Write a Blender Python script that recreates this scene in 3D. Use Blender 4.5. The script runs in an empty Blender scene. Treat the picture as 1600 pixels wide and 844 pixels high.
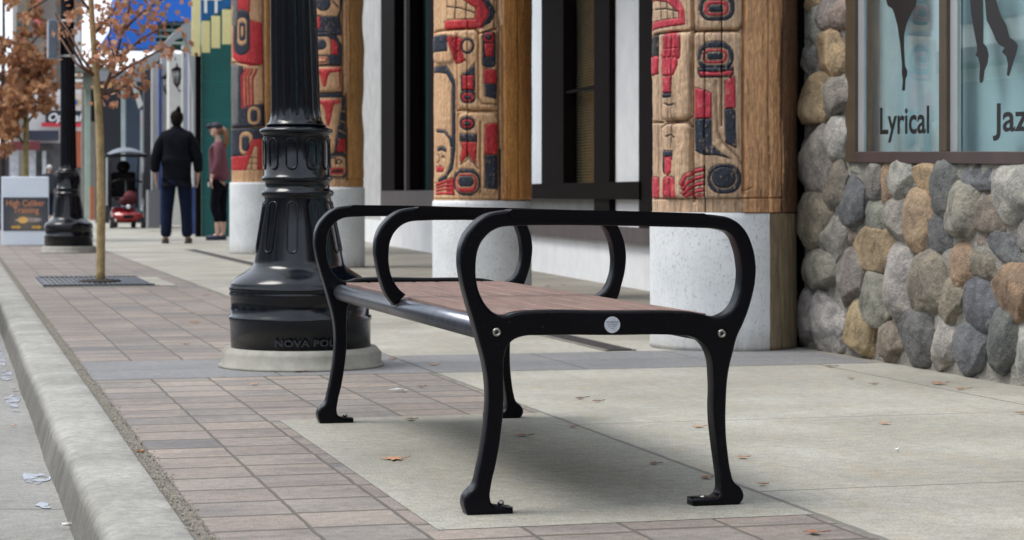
import bpy, bmesh, math, random
import numpy as np
from mathutils import Vector, Matrix
R = math.radians
random.seed(7); rng = np.random.RandomState(5)
S = bpy.context.scene; COL = S.collection

# ---------------------------------------------------------------- camera, world, sun, exposure
F, CX, HY, H = 3300.0, 800.0, 303.0, 0.686
TH = math.atan(875/F); SN, CS = math.sin(TH), math.cos(TH)
cam = bpy.data.objects.new('camera', bpy.data.cameras.new('camera')); COL.objects.link(cam)
cam.location = (0, 0, H); cam.rotation_euler = (R(90), 0, -TH)
cam.data.sensor_width = 36; cam.data.lens = 36*F/1600; cam.data.shift_y = -119/1600
cam.data.clip_end = 2000; cam.data.clip_start = .05
cam.data.dof.use_dof = True; cam.data.dof.focus_distance = 5.3; cam.data.dof.aperture_fstop = 9.5
S.camera = cam
W = bpy.data.worlds.new('World'); S.world = W; W.use_nodes = True
wn, wl = W.node_tree.nodes, W.node_tree.links
SUN_EL, SUN_AZ = R(60), R(-82)          # azimuth measured from +Y towards +X
sky = wn.new('ShaderNodeTexSky'); sky.sky_type = 'NISHITA'; sky.sun_disc = False
sky.sun_elevation = SUN_EL; sky.sun_rotation = SUN_AZ; sky.air_density = 1.2; sky.dust_density = 3
tc = wn.new('ShaderNodeTexCoord'); cn = wn.new('ShaderNodeTexNoise'); cn.inputs['Scale'].default_value = 3.0; cn.inputs['Detail'].default_value = 5
wl.new(tc.outputs['Generated'], cn.inputs['Vector'])
cr = wn.new('ShaderNodeValToRGB'); cr.color_ramp.elements[0].position = .3; cr.color_ramp.elements[0].color = (.55, .55, .55, 1)
cr.color_ramp.elements[1].position = .62; cr.color_ramp.elements[1].color = (.95, .95, .95, 1)
wl.new(cn.outputs['Fac'], cr.inputs['Fac'])
mx = wn.new('ShaderNodeMixRGB'); mx.inputs[2].default_value = (8.6, 9.2, 10.2, 1)
wl.new(cr.outputs['Color'], mx.inputs[0]); wl.new(sky.outputs['Color'], mx.inputs[1])
bg = wn['Background']; bg.inputs['Strength'].default_value = .085
wl.new(mx.outputs[0], bg.inputs['Color'])
sun = bpy.data.objects.new('sun', bpy.data.lights.new('sun', 'SUN')); COL.objects.link(sun)
sun.data.energy = 1.45; sun.data.angle = R(26); sun.data.color = (1, .97, .92)
sd = Vector((math.sin(SUN_AZ)*math.cos(SUN_EL), math.cos(SUN_AZ)*math.cos(SUN_EL), math.sin(SUN_EL)))
sun.rotation_euler = sd.to_track_quat('Z', 'Y').to_euler()
S.view_settings.view_transform = 'Standard'; S.view_settings.look = 'None'
S.view_settings.exposure = 1.02; S.view_settings.gamma = 1
S.render.resolution_x, S.render.resolution_y = 1024, 540

# ---------------------------------------------------------------- placing helpers (ray from the measured viewpoint to a real plane)
def ray(px, py):
    a = (px-CX)/F; b = (HY-py)/F
    return Vector((SN + CS*a, CS - SN*a, b))
def G(px, py, z=0):
    r = ray(px, py); return r*((z-H)/r.z) + Vector((0, 0, H))
def PX(px, py, X):
    r = ray(px, py); return r*(X/r.x) + Vector((0, 0, H))
def PY(px, py, Y):
    r = ray(px, py); return r*(Y/r.y) + Vector((0, 0, H))

# ---------------------------------------------------------------- object helpers
def tag(o, label=None, cat=None, group=None, kind=None):
    if label: o['label'] = label
    if cat: o['category'] = cat
    if group: o['group'] = group
    if kind: o['kind'] = kind
    return o
def empty(name, loc=(0, 0, 0), label=None, cat=None, group=None, rz=0):
    o = bpy.data.objects.new(name, None); COL.objects.link(o); o.location = loc; o.rotation_euler = (0, 0, rz)
    o.empty_display_size = .1
    return tag(o, label, cat, group)
def link(name, me, m, parent=None, world=True, smooth=False):
    o = bpy.data.objects.new(name, me); COL.objects.link(o)
    if m is not None and len(me.materials) == 0:
        for x in (m if isinstance(m, (list, tuple)) else [m]): me.materials.append(x)
    if smooth:
        me.polygons.foreach_set('use_smooth', [True]*len(me.polygons))
    if parent is not None:
        o.parent = parent
        if world:   # mesh written in world coordinates: shift into the parent's frame
            pm = parent_world(parent).inverted()
            me.transform(pm)
    return o
def parent_world(p):
    m = Matrix.LocRotScale(p.location, p.rotation_euler, p.scale)
    return parent_world(p.parent) @ m if p.parent else m
def recenter(o):
    """put the origin of a one-mesh thing at the middle of its base"""
    me = o.data; n = len(me.vertices); co = np.empty(n*3); me.vertices.foreach_get('co', co); co = co.reshape(-1, 3)
    c = Vector(((co[:, 0].min()+co[:, 0].max())/2, (co[:, 1].min()+co[:, 1].max())/2, co[:, 2].min()))
    me.transform(Matrix.Translation(-c)); o.location = c; return o
class MB:
    def __init__(s): s.bm = bmesh.new(); s.mi = 0
    def box(s, x0, x1, y0, y1, z0, z1, bev=0, M=None):
        if x0 > x1: x0, x1 = x1, x0
        if y0 > y1: y0, y1 = y1, y0
        if z0 > z1: z0, z1 = z1, z0
        v = [s.bm.verts.new((x, y, z)) for x in (x0, x1) for y in (y0, y1) for z in (z0, z1)]
        fs = [s.bm.faces.new([v[i] for i in q]) for q in ((0, 1, 3, 2), (4, 6, 7, 5), (0, 4, 5, 1), (2, 3, 7, 6), (0, 2, 6, 4), (1, 5, 7, 3))]
        for f in fs: f.material_index = s.mi
        if bev:
            es = list({e for f in fs for e in f.edges})
            r = bmesh.ops.bevel(s.bm, geom=es, offset=bev, segments=2, affect='EDGES', profile=.5)
            if M is not None: bmesh.ops.transform(s.bm, matrix=M, verts=list({q for f in r['faces'] for q in f.verts} | {q for q in v if q.is_valid}))
        elif M is not None:
            bmesh.ops.transform(s.bm, matrix=M, verts=v)
        return s
    def poly(s, pts):
        f = s.bm.faces.new([s.bm.verts.new(p) for p in pts]); f.material_index = s.mi; return s
    def prism(s, pts, d):
        """closed outline pts (3d) pushed along vector d"""
        d = Vector(d); a = [s.bm.verts.new(p) for p in pts]; b = [s.bm.verts.new(Vector(p)+d) for p in pts]
        n = len(pts)
        fs = [s.bm.faces.new(a), s.bm.faces.new(b[::-1])]
        for i in range(n): fs.append(s.bm.faces.new((a[i], b[i], b[(i+1) % n], a[(i+1) % n])))
        for f in fs: f.material_index = s.mi
        return s
    def tube(s, pts, rad, seg=10, caps=True, up=(0, 0, 1)):
        pts = [Vector(p) for p in pts]; n = len(pts)
        if not hasattr(rad, '__len__'): rad = [rad]*n
        rings = []; prev = None
        for i, p in enumerate(pts):
            t = (pts[min(i+1, n-1)]-pts[max(i-1, 0)]).normalized()
            if prev is None:
                a = Vector(up) if abs(t.dot(Vector(up))) < .9 else Vector((1, 0, 0))
                u = t.cross(a).normalized()
            else: u = (prev - t*prev.dot(t)).normalized()
            prev = u; w = t.cross(u)
            rings.append([s.bm.verts.new(p + (u*math.cos(k*2*math.pi/seg) + w*math.sin(k*2*math.pi/seg))*rad[i]) for k in range(seg)])
        for i in range(n-1):
            for k in range(seg):
                f = s.bm.faces.new((rings[i][k], rings[i][(k+1) % seg], rings[i+1][(k+1) % seg], rings[i+1][k])); f.material_index = s.mi; f.smooth = True
        if caps:
            for r_ in (rings[0][::-1], rings[-1]):
                f = s.bm.faces.new(r_); f.material_index = s.mi
        return s
    def lathe(s, prof, c=(0, 0, 0), seg=64, fn=None, caps=True):
        """prof: list of (r, z)"""
        rings = []
        for r, z in prof:
            ring = []
            for k in range(seg):
                a = 2*math.pi*k/seg; rr = r*(fn(a, z) if fn else 1)
                ring.append(s.bm.verts.new((c[0]+rr*math.cos(a), c[1]+rr*math.sin(a), c[2]+z)))
            rings.append(ring)
        for i in range(len(prof)-1):
            for k in range(seg):
                f = s.bm.faces.new((rings[i][k], rings[i][(k+1) % seg], rings[i+1][(k+1) % seg], rings[i+1][k])); f.material_index = s.mi; f.smooth = True
        if caps:
            s.bm.faces.new(rings[0][::-1]).material_index = s.mi; s.bm.faces.new(rings[-1]).material_index = s.mi
        return s
    def ball(s, c, r, seg=16, sc=(1, 1, 1)):
        M = Matrix.Translation(c) @ Matrix.Diagonal((sc[0], sc[1], sc[2], 1))
        r_ = bmesh.ops.create_uvsphere(s.bm, u_segments=seg, v_segments=seg//2+2, radius=r, matrix=M)
        for f in {f for v in r_['verts'] for f in v.link_faces}: f.material_index = s.mi; f.smooth = True
        return s
    def build(s, name, m, parent=None, world=True, smooth=False):
        bmesh.ops.recalc_face_normals(s.bm, faces=s.bm.faces)
        me = bpy.data.meshes.new(name); s.bm.to_mesh(me); s.bm.free()
        return link(name, me, m, parent, world, smooth)
def pydata(name, v, f, m, parent=None, world=True, smooth=False):
    me = bpy.data.meshes.new(name); me.from_pydata([tuple(x) for x in v], [], [tuple(x) for x in f]); me.update()
    return link(name, me, m, parent, world, smooth)
def eval_mesh(o, name):
    dg = bpy.context.evaluated_depsgraph_get(); me = bpy.data.meshes.new_from_object(o.evaluated_get(dg)); me.name = name
    old = o.data; bpy.data.objects.remove(o)
    return me
def text_mesh(txt, size, off=0, extr=.0005, sx=1, align='LEFT', res=4, space=1):
    cu = bpy.data.curves.new('lettering', 'FONT'); cu.body = txt; cu.size = size; cu.offset = off; cu.extrude = extr; cu.align_x = align; cu.resolution_u = res
    cu.space_character = space
    o = bpy.data.objects.new('lettering', cu); COL.objects.link(o); me = eval_mesh(o, 'lettering')
    me.transform(Matrix.Diagonal((sx, 1, 1, 1))); me.materials.clear(); return me
def curve_plate(splines, half, bev, name):
    """splines: list of lists of (u, v, sharp); filled 2D plate in XY, thickness 2*half in Z"""
    cu = bpy.data.curves.new(name, 'CURVE'); cu.dimensions = '2D'; cu.fill_mode = 'BOTH'; cu.extrude = half-bev; cu.bevel_depth = bev; cu.bevel_resolution = 2; cu.resolution_u = 6
    cu.offset = -bev
    for sp in splines:
        s = cu.splines.new('BEZIER'); s.bezier_points.add(len(sp)-1); s.use_cyclic_u = True
        for bp, (u, v, sh) in zip(s.bezier_points, sp):
            bp.co = (u, v, 0); bp.handle_left_type = bp.handle_right_type = 'VECTOR' if sh else 'AUTO'
    o = bpy.data.objects.new(name, cu); COL.objects.link(o)
    me = eval_mesh(o, name); me.materials.clear(); return me

# ---------------------------------------------------------------- materials
def nodes(name):
    m = bpy.data.materials.new(name); m.use_nodes = True; n = m.node_tree.nodes; l = m.node_tree.links
    return m, n, l, n['Principled BSDF']
def vec(n, l, sc=(1, 1, 1), src='Object'):
    t = n.new('ShaderNodeTexCoord'); mp = n.new('ShaderNodeMapping'); mp.inputs['Scale'].default_value = sc
    l.new(t.outputs[src], mp.inputs['Vector']); return mp.outputs['Vector']
def posvec(n, l, sc=(1, 1, 1), loc=(0, 0, 0)):
    t = n.new('ShaderNodeNewGeometry'); mp = n.new('ShaderNodeMapping'); mp.inputs['Scale'].default_value = sc; mp.inputs['Location'].default_value = loc
    l.new(t.outputs['Position'], mp.inputs['Vector']); return mp.outputs['Vector']
def ramp(n, l, fac, stops):
    r = n.new('ShaderNodeValToRGB'); e = r.color_ramp.elements
    while len(e) < len(stops): e.new(.5)
    for i, (p, c) in enumerate(stops): e[i].position = p; e[i].color = (*c, 1) if len(c) == 3 else c
    l.new(fac, r.inputs['Fac']); return r.outputs['Color']
def noise(n, l, v, s, d=4, rough=.55, dist=0):
    t = n.new('ShaderNodeTexNoise'); t.inputs['Scale'].default_value = s; t.inputs['Detail'].default_value = d; t.inputs['Roughness'].default_value = rough
    t.inputs['Distortion'].default_value = dist
    l.new(v, t.inputs['Vector']); return t.outputs['Fac']
def mix(n, l, fac, a, b, mode='MIX'):
    x = n.new('ShaderNodeMixRGB'); x.blend_type = mode
    for i, q in ((0, fac), (1, a), (2, b)):
        if isinstance(q, (int, float)): x.inputs[i].default_value = q if i == 0 else (q, q, q, 1)
        elif isinstance(q, tuple): x.inputs[i].default_value = (*q, 1)
        else: l.new(q, x.inputs[i])
    return x.outputs[0]
def math_(n, l, op, a, b=0, c=0, clamp=False):
    x = n.new('ShaderNodeMath'); x.operation = op; x.use_clamp = clamp
    for i, q in enumerate((a, b, c)):
        if isinstance(q, (int, float)): x.inputs[i].default_value = q
        else: l.new(q, x.inputs[i])
    return x.outputs[0]
def bump(n, l, bs, h, st=.3, dist=.005, prev=None):
    b = n.new('ShaderNodeBump'); b.inputs['Strength'].default_value = st; b.inputs['Distance'].default_value = dist
    l.new(h, b.inputs['Height'])
    if prev is not None: l.new(prev, b.inputs['Normal'])
    l.new(b.outputs[0], bs.inputs['Normal']); return b.outputs[0]
def simple(name, c1, c2=None, s=8, rough=.6, bst=.15, bs=40, bd=.004, metal=0, sc=(1, 1, 1), coat=0, spec=.5, emit=None, es=0, rvar=0):
    m, n, l, b = nodes(name); v = vec(n, l, sc)
    c2 = c2 or tuple(x*.8 for x in c1)
    f = noise(n, l, v, s, 6, .6)
    l.new(ramp(n, l, f, [(.32, c1), (.68, c2)]), b.inputs['Base Color'])
    b.inputs['Roughness'].default_value = rough; b.inputs['Metallic'].default_value = metal; b.inputs['Coat Weight'].default_value = coat; b.inputs['Specular IOR Level'].default_value = spec
    if rvar:
        l.new(math_(n, l, 'MULTIPLY_ADD', noise(n, l, v, s*3, 4), rvar, rough-rvar/2), b.inputs['Roughness'])
    if bst: bump(n, l, b, noise(n, l, v, bs, 4), bst, bd)
    if emit: b.inputs['Emission Color'].default_value = (*emit, 1); b.inputs['Emission Strength'].default_value = es
    return m
MT = {}
# black powder-coated cast metal of the bench and the lamp posts
def black_paint(name, base, rough, speck=.35, spec=.5):
    m, n, l, b = nodes(name); v = vec(n, l)
    sp = noise(n, l, v, 210, 2); dust = noise(n, l, v, 9, 6, .65)
    k = math_(n, l, 'MULTIPLY', math_(n, l, 'GREATER_THAN', sp, .74), speck)
    c = mix(n, l, k, base, (.10, .115, .14)); d = ramp(n, l, dust, [(.55, (0, 0, 0)), (.9, (.08,)*3)])
    l.new(mix(n, l, d, c, (.045, .047, .05)), b.inputs['Base Color'])
    l.new(math_(n, l, 'MULTIPLY_ADD', dust, .22, rough-.1), b.inputs['Roughness'])
    b.inputs['Specular IOR Level'].default_value = spec
    bump(n, l, b, noise(n, l, v, 320, 2), .08, .0006)
    return m
MT['black'] = black_paint('black powder coat', (.0010, .0016, .0040), .30, .55, .17)
MT['gloss_black'] = black_paint('glossy black enamel', (.0018, .0028, .006), .17, .12, .42)
MT['steel'] = simple('bright steel', (.55, .54, .5), (.35, .33, .3), 60, .3, 0, metal=1)
MT['rail'] = simple('dark scuffed tube', (.15, .16, .185), (.11, .12, .14), 30, .30, .04, 200, .0006, metal=.85)

def concrete(name, c1, c2, c3, s=1.2, rough=.8, joints=(), jc=(.12, .115, .10), stain=.42, bst=.25, warm=(.30, .25, .17)):
    """joints: (axis, position, width) lines in world metres"""
    m, n, l, b = nodes(name); p = posvec(n, l)
    big = noise(n, l, p, s, 6, .62); mid = noise(n, l, posvec(n, l, (7, 2.4, 7)), 1.6, 5, .6); fine = noise(n, l, p, 160, 3, .7)
    c = ramp(n, l, big, [(.3, c1), (.52, c2), (.72, c3)])
    c = mix(n, l, math_(n, l, 'MULTIPLY', ramp(n, l, mid, [(.50, (0,)*3), (.68, (1,)*3)]), stain), c, warm)
    c = mix(n, l, .55, c, ramp(n, l, fine, [(.34, (.26,)*3), (.66, (.76,)*3)]), 'OVERLAY')
    c = mix(n, l, .40, c, ramp(n, l, noise(n, l, p, 26, 5, .7), [(.34, (.32,)*3), (.66, (.70,)*3)]), 'OVERLAY')
    c = mix(n, l, ramp(n, l, noise(n, l, posvec(n, l, (1, 1, 1), (3, 8, 0)), 55, 2, .5), [(.70, (0,)*3), (.76, (.6,)*3)]), c, (.13, .115, .09))
    spots = n.new('ShaderNodeTexVoronoi'); spots.inputs['Scale'].default_value = 9; l.new(p, spots.inputs['Vector'])
    sp = ramp(n, l, spots.outputs['Distance'], [(.015, (.5,)*3), (.05, (0,)*3)])
    c = mix(n, l, sp, c, (.1, .075, .05))
    h = math_(n, l, 'MULTIPLY', fine, .4)
    if joints:
        x = n.new('ShaderNodeSeparateXYZ'); l.new(p, x.inputs[0]); wob = math_(n, l, 'MULTIPLY_ADD', noise(n, l, p, 14, 4), .012, -.006)
        tot = None
        for ax, q, w in joints:
            dd = math_(n, l, 'ABSOLUTE', math_(n, l, 'ADD', math_(n, l, 'SUBTRACT', x.outputs[ax], q), wob))
            k = math_(n, l, 'SUBTRACT', 1, math_(n, l, 'DIVIDE', dd, w, clamp=True), clamp=True)
            k = math_(n, l, 'MULTIPLY', k, 2.2, clamp=True)
            tot = k if tot is None else math_(n, l, 'MAXIMUM', tot, k)
        c = mix(n, l, math_(n, l, 'MULTIPLY', tot, .85), c, jc)
        h = math_(n, l, 'SUBTRACT', h, math_(n, l, 'MULTIPLY', tot, 2.0))
    l.new(c, b.inputs['Base Color']); b.inputs['Roughness'].default_value = rough
    bump(n, l, b, h, bst, .004)
    return m
MT['walk'] = concrete('sidewalk concrete', (.215, .205, .172), (.29, .278, .238), (.38, .366, .322),
    joints=[(0, 3.37, .008), (1, 6.02, .006), (1, 4.56, .007), (1, 10.6, .008), (1, 13.4, .008), (1, 17.2, .01), (1, 22, .012), (1, 28, .015), (0, 1.79, .012)])
MT['pad'] = concrete('bench pad concrete', (.215, .208, .175), (.275, .265, .226), (.335, .323, .282), stain=.2)
MT['porch'] = concrete('porch concrete', (.17, .16, .135), (.22, .205, .175), (.28, .26, .225), stain=.3)
MT['gutter'] = concrete('gutter concrete', (.155, .152, .14), (.205, .20, .185), (.255, .25, .235), joints=[(1, 5.45, .012), (1, 8.6, .012), (1, 11.7, .012), (1, 14.9, .015)], stain=.15)
MT['asphalt'] = concrete('asphalt', (.045, .045, .047), (.06, .06, .06), (.075, .075, .075), stain=.1, bst=.6, warm=(.05, .05, .045))
MT['band'] = concrete('dark slate band', (.135, .135, .137), (.17, .17, .173), (.215, .213, .213), joints=[(0, 1.79, .01), (0, 1.20, .006), (0, 2.4, .006), (0, 3.0, .006), (1, 8.33, .006)], jc=(.08, .075, .065), stain=.08)
def kerb_mat():
    m, n, l, b = nodes('kerb concrete'); p = posvec(n, l); x = n.new('ShaderNodeSeparateXYZ'); l.new(p, x.inputs[0])
    big = noise(n, l, p, 2.2, 6, .65); st = noise(n, l, posvec(n, l, (5, 4.5, 2.2)), 1.7, 8, .72, 1.0); fine = noise(n, l, p, 170, 3, .7)
    c = ramp(n, l, big, [(.3, (.18, .177, .16)), (.5, (.26, .254, .23)), (.7, (.34, .333, .305))])
    face = ramp(n, l, x.outputs[2], [(0, (1,)*3), (1, (0,)*3)])
    # tyre scrapes, stains and painted-in shade on the street face (below the nose)
    fz = math_(n, l, 'MULTIPLY', math_(n, l, 'MULTIPLY', math_(n, l, 'ADD', x.outputs[2], .006), -40, clamp=True), 1, clamp=True)
    dirt_shade = math_(n, l, 'MULTIPLY', fz, ramp(n, l, st, [(.36, (1,)*3), (.64, (.6,)*3)]))
    c = mix(n, l, dirt_shade, c, (.095, .09, .08))
    c = mix(n, l, ramp(n, l, noise(n, l, posvec(n, l, (9, 2, 9)), 2.3, 6, .7), [(.5, (0,)*3), (.7, (.45,)*3)]), c, (.17, .155, .125))
    c = mix(n, l, .45, c, ramp(n, l, noise(n, l, p, 30, 5, .7), [(.34, (.3,)*3), (.66, (.72,)*3)]), 'OVERLAY')
    c = mix(n, l, .35, c, ramp(n, l, fine, [(.3, (.33,)*3), (.7, (.75,)*3)]), 'OVERLAY')
    jy = math_(n, l, 'ABSOLUTE', math_(n, l, 'SUBTRACT', math_(n, l, 'MODULO', math_(n, l, 'ADD', x.outputs[1], 30.85), 3.1), 1.55))
    j = math_(n, l, 'LESS_THAN', math_(n, l, 'ADD', jy, math_(n, l, 'MULTIPLY', noise(n, l, p, 20), .006)), .008)
    c = mix(n, l, math_(n, l, 'MULTIPLY', j, .55), c, (.16, .15, .13))
    l.new(c, b.inputs['Base Color']); b.inputs['Roughness'].default_value = .82
    c2_ = noise(n, l, p, 45, 4, .7); h = math_(n, l, 'ADD', math_(n, l, 'MULTIPLY_ADD', c2_, 1.5, fine), math_(n, l, 'MULTIPLY', st, 1.5)); h = math_(n, l, 'SUBTRACT', h, math_(n, l, 'MULTIPLY', j, 2))
    bump(n, l, b, h, .4, .005); return m
MT['kerb'] = kerb_mat()
def paver_mat():
    m, n, l, b = nodes('concrete pavers'); p = posvec(n, l); x = n.new('ShaderNodeSeparateXYZ'); l.new(p, x.inputs[0])
    wob = math_(n, l, 'MULTIPLY_ADD', noise(n, l, p, 9, 3), .012, -.006)
    wob2 = math_(n, l, 'MULTIPLY_ADD', noise(n, l, posvec(n, l, loc=(5, 3, 0)), 8, 3), .012, -.006)
    PXW, PYW = .21, .205
    xs = math_(n, l, 'DIVIDE', math_(n, l, 'ADD', math_(n, l, 'SUBTRACT', x.outputs[0], .503), wob), PXW)
    ys = math_(n, l, 'DIVIDE', math_(n, l, 'ADD', x.outputs[1], wob2), PYW)
    fx, fy = math_(n, l, 'FLOOR', xs), math_(n, l, 'FLOOR', ys)
    # each column a little out of step with its neighbour
    off = n.new('ShaderNodeTexWhiteNoise'); off.noise_dimensions = '1D'; l.new(fx, off.inputs['W'])
    ys = math_(n, l, 'ADD', ys, math_(n, l, 'MULTIPLY', off.outputs['Value'], .12)); fy = math_(n, l, 'FLOOR', ys)
    cb = n.new('ShaderNodeCombineXYZ'); l.new(fx, cb.inputs[0]); l.new(fy, cb.inputs[1])
    wh = n.new('ShaderNodeTexWhiteNoise'); wh.noise_dimensions = '2D'; l.new(cb.outputs[0], wh.inputs['Vector'])
    c = ramp(n, l, wh.outputs['Value'], [(0, (.170, .143, .125)), (.25, (.215, .175, .148)), (.5, (.165, .148, .137)), (.72, (.245, .200, .168)), (.88, (.125, .118, .114)), (1, (.205, .182, .160))])
    sh = n.new('ShaderNodeVectorMath'); sh.operation = 'MULTIPLY_ADD'; l.new(wh.outputs['Color'], sh.inputs[0]); sh.inputs[1].default_value = (9, 9, 9)
    l.new(posvec(n, l, (2.5, 8, 1)), sh.inputs[2])
    streak = noise(n, l, sh.outputs[0], 1.0, 5, .6)
    c = mix(n, l, ramp(n, l, streak, [(.47, (0,)*3), (.66, (.72,)*3)]), c, (.105, .098, .098))
    sh2 = noise(n, l, posvec(n, l, (1.3, 1.3, 1), (4, 7, 0)), 1.1, 4)
    c = mix(n, l, ramp(n, l, sh2, [(.45, (0,)*3), (.75, (.4,)*3)]), c, (.33, .285, .235))
    fine = noise(n, l, p, 190, 3, .7)
    c = mix(n, l, .55, c, ramp(n, l, fine, [(.34, (.26,)*3), (.66, (.78,)*3)]), 'OVERLAY')
    c = mix(n, l, .45, c, ramp(n, l, noise(n, l, p, 30, 5, .7), [(.34, (.3,)*3), (.66, (.72,)*3)]), 'OVERLAY')
    ex = math_(n, l, 'MULTIPLY', math_(n, l, 'SUBTRACT', .5, math_(n, l, 'ABSOLUTE', math_(n, l, 'SUBTRACT', math_(n, l, 'SUBTRACT', xs, fx), .5))), PXW)
    ey = math_(n, l, 'MULTIPLY', math_(n, l, 'SUBTRACT', .5, math_(n, l, 'ABSOLUTE', math_(n, l, 'SUBTRACT', math_(n, l, 'SUBTRACT', ys, fy), .5))), PYW)
    jx = math_(n, l, 'SUBTRACT', 1, math_(n, l, 'DIVIDE', ex, .0055), clamp=True); jy = math_(n, l, 'SUBTRACT', 1, math_(n, l, 'DIVIDE', ey, .011), clamp=True)
    j = math_(n, l, 'MULTIPLY', math_(n, l, 'MAXIMUM', jx, math_(n, l, 'MULTIPLY', jy, .9)), 2.2, clamp=True)
    c = mix(n, l, math_(n, l, 'MULTIPLY', j, .9), c, (.085, .075, .06))
    l.new(c, b.inputs['Base Color']); b.inputs['Roughness'].default_value = .8
    hh = math_(n, l, 'SUBTRACT', math_(n, l, 'MULTIPLY_ADD', fine, .35, math_(n, l, 'MULTIPLY', wh.outputs['Value'], .5)), math_(n, l, 'MULTIPLY', j, 2.5))
    bump(n, l, b, hh, .45, .004); return m
MT['paver'] = paver_mat()
MT['grit'] = simple('sandy grit', (.24, .215, .17), (.085, .075, .06), 90, .95, .9, 160, .01)
MT['ipe'] = None
def wood_slats():
    m, n, l, b = nodes('weathered hardwood'); v = vec(n, l, (38, 1.6, 20)); f = noise(n, l, v, 3, 6, .6, .4); g = noise(n, l, vec(n, l, (160, 4, 80)), 3, 4, .7)
    c = ramp(n, l, f, [(.25, (.11, .066, .052)), (.5, (.19, .118, .095)), (.75, (.27, .18, .15))])
    c = mix(n, l, .5, c, ramp(n, l, g, [(.3, (.3,)*3), (.7, (.72,)*3)]), 'OVERLAY')
    l.new(c, b.inputs['Base Color']); b.inputs['Roughness'].default_value = .52; bump(n, l, b, g, .3, .001); return m
MT['ipe'] = wood_slats()

def add_attr_color(me, cols, name='paint'):
    a = me.color_attributes.new(name, 'FLOAT_COLOR', 'POINT'); arr = np.ones((len(me.vertices), 4), np.float32); arr[:, :cols.shape[1]] = cols
    a.data.foreach_set('color', arr.ravel())

# ================================================================= SETTING
def sheet(name, x0, x1, y0, y1, z, m, t=None):
    o = MB().poly([(x0, y0, z), (x1, y0, z), (x1, y1, z), (x0, y1, z)]).build(name, m); o['kind'] = 'structure'; return o
gy0, gy1 = -6, 170
g = sheet('ground', -600, 600, -600, 900, -.125, MT['asphalt'])
g = MB().poly([(-9, gy0, -.10), (-.22, gy0, -.10), (-.22, gy1, -.10), (-9, gy1, -.10)]).build('road', MT['asphalt']); g['kind'] = 'structure'
# gutter pan, dished towards the kerb
ys = np.linspace(gy0, gy1, 60); xs = [-.22, -.1, .02, .12, .2, .262, .285]; zs = [-.096, -.098, -.101, -.105, -.109, -.111, -.108]
V = [(x, y, z) for y in ys for x, z in zip(xs, zs)]; n_ = len(xs)
o = pydata('gutter', V, [(i*n_+k, i*n_+k+1, (i+1)*n_+k+1, (i+1)*n_+k) for i in range(59) for k in range(n_-1)], MT['gutter'], smooth=True); o['kind'] = 'structure'
# kerb: rounded nose profile swept along the street
prof = [(.262, -.13), (.270, -.108), (.276, -.075), (.282, -.045), (.287, -.026), (.295, -.012), (.306, -.0035), (.322, 0), (.36, .001), (.42, .0015), (.462, .0005), (.472, -.006), (.474, -.13)]
yk = np.concatenate([np.arange(gy0, 12, .05), np.arange(12, 40, .3), np.arange(40, gy1+1, 3)])
V = []; w1 = np.cumsum(rng.randn(len(yk)))*.0006; w1 -= np.linspace(0, w1[-1], len(w1))
for i, y in enumerate(yk):
    chip = rng.rand(len(prof))*.0022
    for k, (x, z) in enumerate(prof):
        V.append((x + (chip[k] if 2 < k < 8 else 0)+ (w1[i] if k < 8 else 0), y, z - (chip[k]*.6 if 3 < k < 8 else 0)))
n_ = len(prof)
o = pydata('kerb', V, [(i*n_+k, i*n_+k+1, (i+1)*n_+k+1, (i+1)*n_+k) for i in range(len(yk)-1) for k in range(n_-1)], MT['kerb'], smooth=True); o['kind'] = 'structure'
sheet('grit_strip', .470, .508, gy0, 60, -.004, MT['grit'])
YP0, YP1 = 4.20, 6.37   # bench pad
YB0, YB1 = 7.90, 8.76   # dark band
pav = MB()
for x0, x1, y0, y1 in ((.503, 1.782, gy0, YP0), (.503, .958, YP0, YP1), (.503, 1.782, YP1, YB0), (.503, 1.782, YB1, 60)):
    pav.poly([(x0, y0, 0), (x1, y0, 0), (x1, y1, 0), (x0, y1, 0)])
o = pav.build('paved_strip', MT['paver']); o['kind'] = 'structure'
sheet('bench_pad', .958, 1.782, YP0, YP1, .001, MT['pad'])
sheet('slate_band', .503, 3.62, YB0, YB1, .001, MT['band'])
o = MB().poly([(1.782, gy0, 0), (3.72, gy0, 0), (3.72, YB0, 0), (1.782, YB0, 0)]).poly([(1.782, YB1, 0), (3.32, YB1, 0), (3.32, 60, 0), (1.782, 60, 0)]).poly([(.4, 60, 0), (9, 60, 0), (9, 170, 0), (.4, 170, 0)]).poly([(3.32, 26.5, 0), (9, 26.5, 0), (9, 60, 0), (3.32, 60, 0)]).build('sidewalk', MT['walk']); o['kind'] = 'structure'
o = MB().poly([(3.32, YB1, 0), (8, YB1, 0), (8, 26.5, 0), (3.32, 26.5, 0)]).poly([(3.62, YB0, 0.0), (8, YB0, 0.0), (8, YB1, 0.0), (3.62, YB1, 0.0)]).build('porch_floor', MT['porch']); o['kind'] = 'structure'
# opposite pavement
o = MB().box(-14, -9, gy0, gy1, -.12, .02).build('far_sidewalk', MT['walk']); o['kind'] = 'structure'
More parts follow.
